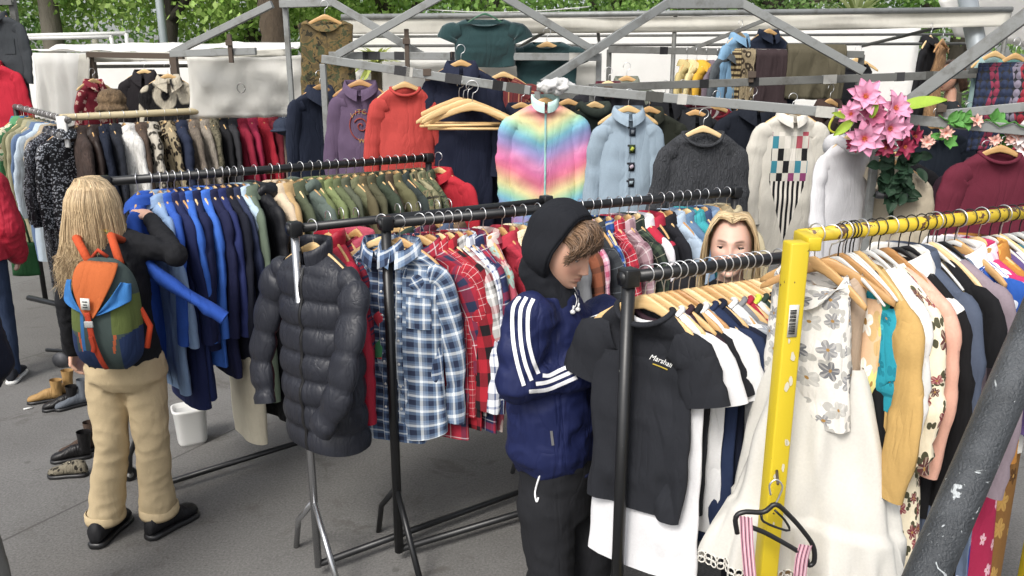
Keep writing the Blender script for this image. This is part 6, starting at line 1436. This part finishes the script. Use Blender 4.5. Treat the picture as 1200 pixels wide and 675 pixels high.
# green tote under the sequined coats
m = MB(); q = P(28, 300, 5.6); A = np.array([[(q.x+.10*math.cos(t)*(1-.1*z), q.y+.05*math.sin(t)*(1-.5*z), q.z-.14+.24*z) for t in np.linspace(0, 2*PI, 32, endpoint=False)] for z in np.linspace(0, 1, 10)]); m.grid(A-np.array(q)[None, None], True, None, True, True)
bag = m.build('bag', plain('2f6a3a'), None, q); tag(bag, 'green cloth bag hanging below the sequined coats', 'bag')
m = MB(); m.tube([V3(-.06, 0, .10), V3(-.03, .02, .25), V3(0, .03, .32), V3(.03, .02, .25), V3(.06, 0, .10)], .008, 8); m.build('handle', plain('2a5a34'), bag)

# ------------------------------------------------------------------ shoes and odds on the ground
def boot(px, py, fwd, mat, label, shaft=.14, name='ankle_boot'):
    c = Pz(px, py, 0); r = tag(empty(name, c), label, 'boot', 'second hand footwear on the ground'); shoe(r, 'upper', (0, 0, 0), fwd, mat, BLACKPL, h=.10); f = Vector(fwd).normalized()
    r.scale = (.74, .74, .8)
    if shaft:
        m = MB(); m.tube([f*-.05+V3(0, 0, .06), f*-.055+V3(0, 0, .06+shaft*.6), f*-.06+V3(0, 0, .06+shaft)], [.040, .043, .052], 16, cap=False); m.build('shaft', mat, r)
    return r
tan = plain('a07a44', rough=.6); 
boot(60, 470, (-.9, -.4, 0), tan, 'tan suede boot lying furthest left', .12); boot(74, 464, (-.8, -.5, 0), tan, 'tan suede boot standing behind the black one', .16); boot(78, 478, (-.9, -.5, 0), plain('1c1b1c', rough=.35), 'glossy black heeled boot beside the tan boots', .12)
boot(92, 476, (-.7, -.6, 0), plain('5a6068'), 'grey cloth boot behind the glossy black boot', .16)
boot(92, 538, (-.9, -.35, 0), plain('1b1a1b', rough=.4), 'black ankle boot behind the patterned shoe', .14); boot(100, 530, (-.7, -.5, 0), plain('4a3a30'), 'brown boot nearest the beige trousers', .16)
boot(88, 558, (-1, -.1, 0), leopard('7a7260', '2a2620', '9a927c', 30), 'patterned slip on shoe in front of the black boot', 0, 'slip_on_shoe')
m = MB(); m.box((0, 0, .004), (.05, .02, .004), Matrix.Rotation(.6, 3, 'Z')); o = m.build('paper_scrap', paint('dcdcd6', .8), None, Pz(33, 479, .002)); tag(o, 'small white paper scrap lying on the asphalt', 'litter')
m = MB(); c = Pz(222, 522, 0); A = []
pr = [(.07, .06, 0), (.08, .066, .02), (.09, .076, .20), (.097, .082, .21), (.097, .082, .225), (.086, .072, .225), (.08, .066, .2)]
A = np.array([[(a_*sgp(math.cos(t), .5), b2*sgp(math.sin(t), .5), z) for t in np.linspace(0, 2*PI, 36, endpoint=False)] for a_, b2, z in pr]); m.grid(A, True, None, True, True); o = m.build('storage_tub', WHITEPL, None, c+V3(0, .05, 0), (0, 0, .5)); tag(o, 'white plastic tub standing under the blue jackets', 'tub')

# ------------------------------------------------------------------ canopies
def canvas(c, tr=.45, dirt=.15):
    t = NT('canvas_'+c); oc = t.coord(); n = t.noise(oc, 2.2, 5, .6); n2 = t.noise(t.mapping(oc, (1, 1, .4)), 5, 4, .6, .6)
    col = t.mix(t.math('MULTIPLY', t.ramp(n, [(.45, (0, 0, 0, 1)), (.75, (1, 1, 1, 1))]), dirt*2), lin(c), lin('9a9484')); t.col(col); t.set(Roughness=.8); t.bump(t.math('ABSOLUTE', t.math('SUBTRACT', n2, .5)), .35, .04)
    tl = t.n('ShaderNodeBsdfTranslucent'); t.l(col, tl.inputs[0]); mx = t.n('ShaderNodeMixShader'); mx.inputs[0].default_value = tr; t.l(t.b.outputs[0], mx.inputs[1]); t.l(tl.outputs[0], mx.inputs[2]); t.l(mx.outputs[0], t.out.inputs[0]); return t.m
CV = canvas('faf8f4', .4, .03); CV2 = canvas('dedbd0', .45, .2)
def sheet(parent, name, a, b_, c, d_, mat, sag=.0, wav=.02, n=40, k=16, seed=0):
    """cloth panel between four corners (a-b along the top, d-c along the bottom)"""
    rng = np.random.default_rng(seed); A = np.zeros((k, n, 3)); U, Vv = np.meshgrid(np.linspace(0, .98, n), np.linspace(0, 1, k)); W = vnoise(U, Vv, 7, 3, rng)+.5*vnoise(U, Vv, 15, 5, rng)
    a, b_, c, d_ = map(Vector, (a, b_, c, d_)); nn = (b_-a).cross(d_-a).normalized()
    for i in range(k):
        for j in range(n):
            u, v = j/(n-1), i/(k-1); A[i, j] = a.lerp(b_, u).lerp(d_.lerp(c, u), v)+nn*(wav*W[i, j]*min(1, v*4+.25))-V3(0, 0, sag*math.sin(PI*u)*(1 if i == 0 else .6))
    m = MB(); m.grid(A, False); o = m.build(name, mat, parent); s_ = o.modifiers.new('t', 'SOLIDIFY'); s_.thickness = .004; return o
def marquee():
    root = tag(empty('market_canopy', (0, 0, 0)), 'large white canvas canopy over the stalls behind', 'canopy')
    a, b_ = P(400, 21, 9), P(1186, 12, 9); a2, b2 = P(404, 40, 9), P(1180, 31, 9)
    sheet(root, 'valance', a, b_, b2, a2, CV2, .03, .03, 90, 8, 1)
    up = V3(0, .8, .02); sheet(root, 'roof', a+up, b_+up, b_, a, CV, 0, .03, 60, 14, 2)
    bk0, bk1 = a+V3(-.6, 3.4, .15), b_+V3(-.15, 3.4, .15); bk1 = Vector(P(1078, 40, 12.4)); bk1.z = bk0.z
    sheet(root, 'back_panel', bk0, bk1, V3(bk1.x, bk1.y, .2), V3(bk0.x, bk0.y, .2), CV, 0, .03, 70, 20, 3)
    for p_ in (a, a.lerp(b_, .5), b_): m = MB(); m.tube([V3(p_.x, p_.y+.05, 0), p_+V3(0, .05, -.02)], .025, 10); m.build('pole', GALVD, root)
    for y0, y1, dd in ((43, 40, 11.5), (54, 51, 10.5)): m = MB(); m.tube([P(405, y0, dd), P(1170, y1, dd)], .018, 8); m.build('cross_bar', GALVD, root)
    for x0, y0, x1, y1 in ((1150, 20, 1010, 54), (660, 25, 600, 60), (700, 30, 703, 58)): m = MB(); m.tube([P(x0, y0, 9.4), P(x1, y1, 10.2)], .02, 8); m.build('strut', GALVD, root)
    m = MB(); m.tube([P(400, 20, 9.0), P(1186, 11, 9.0)], .03, 8); m.build('eave_bar', GALV, root)
marquee()
def tent_left():
    root = tag(empty('market_tent', (0, 0, 0)), 'white canvas tent with an open side behind the fur coats', 'tent')
    a, b_ = P(36, 62, 8), P(106, 62, 7.8); sheet(root, 'side_panel', a, b_, V3(b_.x, b_.y, .6), V3(a.x, a.y, .6), canvas('e4e3de', .4, .12), 0, .05, 36, 16, 4)
    sheet(root, 'side_panel', P(93, 64, 7.85), P(106, 63, 7.75), V3(*P(106, 150, 7.75)), V3(*P(92, 150, 7.8)), CV2, 0, .02, 8, 12, 8)
    c0, c1 = P(100, 66, 11), P(400, 66, 11); sheet(root, 'back_panel', c0+V3(-1, 0, .05), c1, V3(c1.x, c1.y, .4), V3(c0.x-1, c0.y, .4), CV, 0, .03, 40, 12, 5)
    e0, e1 = P(34, 61, 8.0), P(340, 58, 7.8); sheet(root, 'roof', e0+V3(0, .7, .1), e1+V3(0, .7, .1), e1, e0, CV, 0, .03, 40, 8, 6)
    f0, f1 = P(104, 60, 7.8), P(335, 57, 7.7); sheet(root, 'valance', f0, f1, f1-V3(0, 0, .07), f0-V3(0, 0, .10), CV2, .02, .03, 40, 6, 7)
    for y, dd in ((78, 8.4), (106, 8.6)): m = MB(); m.tube([P(104, y, dd), P(225, y-1, dd)], .018, 8); m.build('cross_bar', GALVD, root)
    m = MB(); m.beam(P(103, 64, 7.75), P(215, 66, 7.6), .04, .05); m.build('front_beam', RUST, root, smooth=False)
    for p_ in (P(106, 62, 7.8), P(203, 64, 7.4)): m = MB(); m.beam((p_.x, p_.y, 0), tuple(p_), .06, .06); m.build('post', RUST, root, smooth=False)
tent_left()
o = sheet(None, 'canvas_sheet', P(219, 66, 6.25), P(388, 62, 6.1), P(386, 134, 6.3), P(222, 140, 6.4), canvas('e8e6de', .25, .05), .02, .03, 40, 16, 9); tag(o, 'grey white canvas sheet hung behind the wood rail', 'canvas sheet')
m = MB(); m.tube([P(283, 103, 6.15)+V3(.03*math.cos(t), -.01, .035*math.sin(t)) for t in np.linspace(0, 2*PI, 20)], .005, 6); m.build('ring', paint('8a8a84', .4, .6), o)
o = sheet(None, 'canvas_sheet', P(448, 72, 5.95), P(702, 72, 5.85), P(700, 140, 5.95), P(448, 140, 6.05), canvas('e4e2da', .3, .06), .01, .03, 40, 12, 10); tag(o, 'cream canvas sheet behind the red and navy clothes', 'canvas sheet')
o = sheet(None, 'canvas_sheet', P(1100, 0, 10), P(1240, -40, 9), P(1240, 60, 9.4), P(1120, 42, 10), CV, 0, .03, 20, 10, 11); tag(o, 'white canvas awning at the upper right corner', 'awning')
m = MB(); m.tube([P(1128, -30, 9.5), P(1152, 90, 8.9), V3(P(1160, 90, 8.9).x, 8.9, 0)], .10, 12); tag(m.build('steel_pole', paint('8f979c', .5, .3)), 'thick grey steel pole behind the white canopy edge', 'pole')
# clothes in the tent at the left
garment('coat', 'black coat hung in the white tent', 'coat', P(168, 73, 7.5), math.radians(10), plain('211d20'), S=.2, L=.7, short='black coat hung in the white tent', collar='lapel')
garment('jacket', 'black and cream fur trimmed jacket in the tent', 'jacket', P(196, 78, 7.1), math.radians(20), leopard('1b1a1b', 'b4aa94', '1b1a1b', 5), S=.2, L=.75, short='black and cream fur trimmed jacket in the tent', collar='lapel')
garment('top', 'red patterned top at the tent opening', 'top', P(108, 84, 7.4), math.radians(60), floral('7e1f2c', ['c8a090'], 12, .3, None, .5), S=.15, L=.6, short='red patterned top at the tent opening')
# brown fur hat on a stand
m = MB(); c = P(131, 117, 7.2); ell(m, c, (.12, .12, .10)); ell(m, c-V3(0, .02, .08), (.14, .13, .05)); o = blob(m, 'fur_hat', fur('4a3826', '8a6e4c'), None, .012, 2, .01, (20, 20, 20)); tag(o, 'brown fur hat with ear flaps on a stand', 'hat')
m = MB(); m.tube([c-V3(0, 0, .05), V3(c.x, c.y, 0)], .015, 8); tag(m.build('hat_stand', RUST), 'thin pole carrying the brown fur hat', 'stand')
m = MB(); c = P(333, 148, 6.3); ell(m, c, (.085, .1, .07)); ell(m, c-V3(.02, .08, .03), (.07, .08, .012)); o = blob(m, 'cap', plain('2a3346'), None, .01, 2); tag(o, 'dark blue peaked cap at the end of the wood rail', 'cap')
m = MB(); m.tube([c, V3(c.x, c.y, 0)], .012, 8); tag(m.build('cap_stand', RUST), 'thin stand below the dark blue cap', 'stand')
# white metal frame far left
r = tag(empty('tubular_stand', P(90, 60, 12)), 'white tubular metal frame beyond the tent', 'stand'); O = r.location.copy()
for x0, y0, x1, y1 in ((24, 42, 148, 39), (24, 45, 132, 43), (148, 39, 151, 66), (130, 42, 134, 66), (30, 43, 30, 66)): m = MB(); m.tube([P(x0, y0, 12)-O, P(x1, y1, 12)-O], .03, 8); m.build('tube', WHITEPL, r)
for x in (30, 151):
    q = P(x, 66, 12); m = MB(); m.tube([q-O, V3(q.x, q.y, 0)-O], .03, 8); m.build('leg', WHITEPL, r)
# stall holder glimpsed in the far stall
stander('stall holder with short dark hair bending in the far stall', 1117, 66, 6.6, (-1, -.4, 0), plain('22262a'), plain('1c1e24'), hair_mat('2a1c14', '5a4030'), 'c89478', hairlen=-.06, seed=8, hn=260, face_dir=(-1, -.35, -.25), hfront=False, lid=.42)
stander('person in dark jacket and grey trousers mostly outside the frame', -128, 240, 2.42, (-1, .15, 0), plain('1c2030'), plain('74736e'), hair_mat('2a1c14', '5a4030'), 'c89478', hairlen=-.1, seed=9, hn=120, puff=.02)

# ------------------------------------------------------------------ trees
def leaf_mat(c1, c2, c3):
    t = NT('foliage_'+c1); uv = t.coord('UV'); sp = t.n('ShaderNodeSeparateXYZ'); t.l(uv, sp.inputs[0]); col = t.ramp(sp.outputs[0], [(0, lin(c1)), (.5, lin(c2)), (1, lin(c3))]); t.col(col); t.set(Roughness=.6)
    tl = t.n('ShaderNodeBsdfTranslucent'); t.l(col, tl.inputs[0]); mx = t.n('ShaderNodeMixShader'); mx.inputs[0].default_value = .4; t.l(t.b.outputs[0], mx.inputs[1]); t.l(tl.outputs[0], mx.inputs[2]); t.l(mx.outputs[0], t.out.inputs[0]); return t.m
LG = [leaf_mat('5c8a2c', '98c44c', 'c8e47c'), leaf_mat('4a7a2a', '80b044', 'b4d870'), leaf_mat('3a6428', '689444', '98bc64')]
def leaves(rng, centres, per, spread, size):
    """clumps of small folded leaves"""
    n = len(centres)*per; C = np.repeat(np.array(centres), per, 0); P0 = C+rng.normal(0, 1, (n, 3))*np.array(spread); tone = np.repeat(rng.uniform(0, 1, len(centres)), per)*.55+rng.uniform(0, .45, n)
    d = rng.normal(0, 1, (n, 3)); d[:, 2] -= .5; d /= np.linalg.norm(d, axis=1)[:, None]; q = rng.normal(0, 1, (n, 3)); t = np.cross(d, q); t /= np.linalg.norm(t, axis=1)[:, None]; s = rng.uniform(.6, 1.2, n)[:, None]*size
    V = np.stack([P0, P0+d*s*.5+t*s*.32, P0+d*s, P0+d*s*.5-t*s*.32], 1).reshape(-1, 3); m = MB(); m.v.append(V); m.n = len(V); m.f = [(4*i, 4*i+1, 4*i+2, 4*i+3) for i in range(n)]; m.uv = np.repeat(np.stack([tone, tone], 1), 4, 0); m.uv = list(m.uv); return m
def bark(c): 
    t = NT('bark_'+c); oc = t.mapping(t.coord(), (1, 1, .3)); n = t.noise(oc, 14, 5, .7); t.col(t.mix(n, lin(c), tuple(x*.4 for x in lin(c)[:3])+(1,))); t.bump(n, 1, .03); t.set(Roughness=.9); return t.m
def tree(px, d, label, cz, rad, mat, bk, tr=.22, seed=0, per=150, ncl=95, size=.115):
    rng = np.random.default_rng(seed); x = P(px, 60, d).x; root = tag(empty('tree', (x, d, 0)), label, 'tree', 'trees behind the market'); m = MB()
    hgt = cz; pts = [V3(rng.normal(0, .06), rng.normal(0, .06), z) for z in np.linspace(0, hgt, 7)]; m.tube(pts, list(np.linspace(tr, tr*.45, 7)), 12); m.build('trunk', bk, root)
    cl = []
    while len(cl) < ncl:
        q = rng.uniform(-1, 1, 3); r = np.linalg.norm(q)
        if r < 1 and r > .35: cl.append(q*np.array(rad)+np.array([0, 0, cz]))
    for k in range(7):
        e = Vector(cl[k*9]); s_ = V3(0, 0, hgt*rng.uniform(.55, .9)); m = MB(); m.tube([s_, s_.lerp(e, .5)+V3(0, 0, .15), e], [tr*.35, tr*.22, tr*.06], 8); m.build('limb', bk, root)
    leaves(rng, cl, per, (.30, .30, .22), size).build('crown', mat, root, smooth=False)
tree(-20, 15, 'leafy tree at the far left behind the white frame', 4.6, (2.4, 2.0, 2.3), LG[1], bark('6a6258'), seed=1)
tree(64, 14, 'tree with a pale mottled trunk beside the white frame', 5.2, (2.2, 1.8, 2.2), LG[0], bark('8a8272'), .24, seed=2)
tree(205, 13, 'tree with a dark trunk beside the lamp post', 5.0, (2.1, 1.8, 2.2), LG[0], bark('4a443a'), .2, seed=3)
tree(300, 16, 'bright green tree behind the canvas sheet', 4.2, (2.3, 1.8, 2.0), LG[0], bark('5a5244'), .2, seed=4, ncl=120)
tree(455, 15, 'light green tree above the crossed rafters', 4.5, (2.4, 1.8, 2.0), LG[0], bark('5a5244'), .2, seed=5)
tree(570, 14.5, 'tree with a grey trunk over the teal tops', 5.0, (2.2, 1.8, 2.0), LG[1], bark('6e675a'), .3, seed=6)
tree(720, 17, 'green tree behind the canopy roof centre', 4.4, (2.8, 1.8, 1.8), LG[1], bark('5a5244'), seed=7)
tree(900, 18, 'darker green tree behind the canopy roof', 4.6, (2.8, 1.8, 1.8), LG[2], bark('5a5244'), seed=8)
tree(1120, 17, 'green tree at the right behind the steel pole', 4.6, (2.6, 1.8, 2.0), LG[1], bark('5a5244'), seed=9)
def palm(px, d, z, label, n, ln, seed, mat, trunk=True):
    rng = np.random.default_rng(seed); x = P(px, 60, d).x; root = tag(empty('palm', (x, d, 0)), label, 'palm tree', 'palms behind the market')
    if trunk:
        m = MB(); k = 40; m.tube([V3(0, 0, q) for q in np.linspace(0, z, k)], [.17+.03*(i % 2) for i in range(k)], 12); m.build('trunk', bark('5c4c3a'), root)
    else:
        m = MB(); m.tube([V3(0, 0, 0), V3(0, 0, z)], .08, 10); m.build('trunk', bark('5c4c3a'), root)
    m = MB()
    for k in range(n):
        a = rng.uniform(0, 2*PI); el_ = rng.uniform(-.1, 1.2); d2 = np.array([math.cos(a)*math.cos(el_), math.sin(a)*math.cos(el_), math.sin(el_)]); L = ln*rng.uniform(.75, 1.1); sd = np.array([-math.sin(a), math.cos(a), 0]); A = []
        for t in np.linspace(0, 1, 7): A.append([np.array([0, 0, z])+d2*L*t+np.array([0, 0, -.45*L*t*t])+sd*q*.035*math.sin(PI*min(1, t*.85+.12)) for q in (-1, 0, 1)])
        u = np.zeros((7, 3, 2)); u[..., 0] = rng.uniform(.1, 1); m.grid(np.array(A), False, u)
    m.build('crown', mat, root); return root
palm(323, 11.5, 5.2, 'palm with a rough trunk behind the grey stall post', 60, 1.2, 1, LG[1])
YG = leaf_mat('8a9a3c', 'b4c05a', 'd4d888')
palm(292, 11, 2.15, 'low spiky yellow green palm above the canvas sheet', 110, .75, 2, YG, False)
palm(440, 12, 2.3, 'low spiky palm left of the crossed rafters', 60, .6, 3, YG, False)
palm(1058, 13.5, 1.9, 'drooping pale palm seen through the far stall', 160, 1.1, 4, leaf_mat('5a7040', '8a9a66', 'c0c89a'), False)
palm(1000, 14, 3.0, 'tall spiky palm behind the right canopy roof', 90, 1.3, 5, leaf_mat('6a8040', '9aa866', 'c8cf9a'))
rng = np.random.default_rng(77); cl = [(rng.uniform(-20, 20), rng.uniform(24, 27), rng.uniform(.5, 9)) for _ in range(420)]
tag(leaves(rng, cl, 90, (.6, .6, .5), .22).build('woodland', LG[2], smooth=False), 'dense green wood behind the market', kind='stuff')
m = MB(); q = P(192, 50, 12.5); m.tube([V3(q.x, q.y, 0), V3(q.x, q.y, 5)], .06, 10); r = m.build('lamp_post', paint('8d989c', .5)); tag(r, 'slim grey lamp post beside the dark tree trunk', 'lamp post')
m = MB(); m.tube([V3(q.x, q.y, 5), V3(q.x-.25, q.y, 5.15), V3(q.x-.6, q.y, 5.1)], [.05, .05, .1], 10); m.build('lamp_head', paint('8d989c', .5), r)
m = MB(); q = P(112, 50, 13); m.tube([V3(q.x, q.y, 0), V3(q.x, q.y, 2.75)], .05, 8); tag(m.build('wooden_post', paint('9a9684', .8)), 'short pale post behind the white metal frame', 'post')
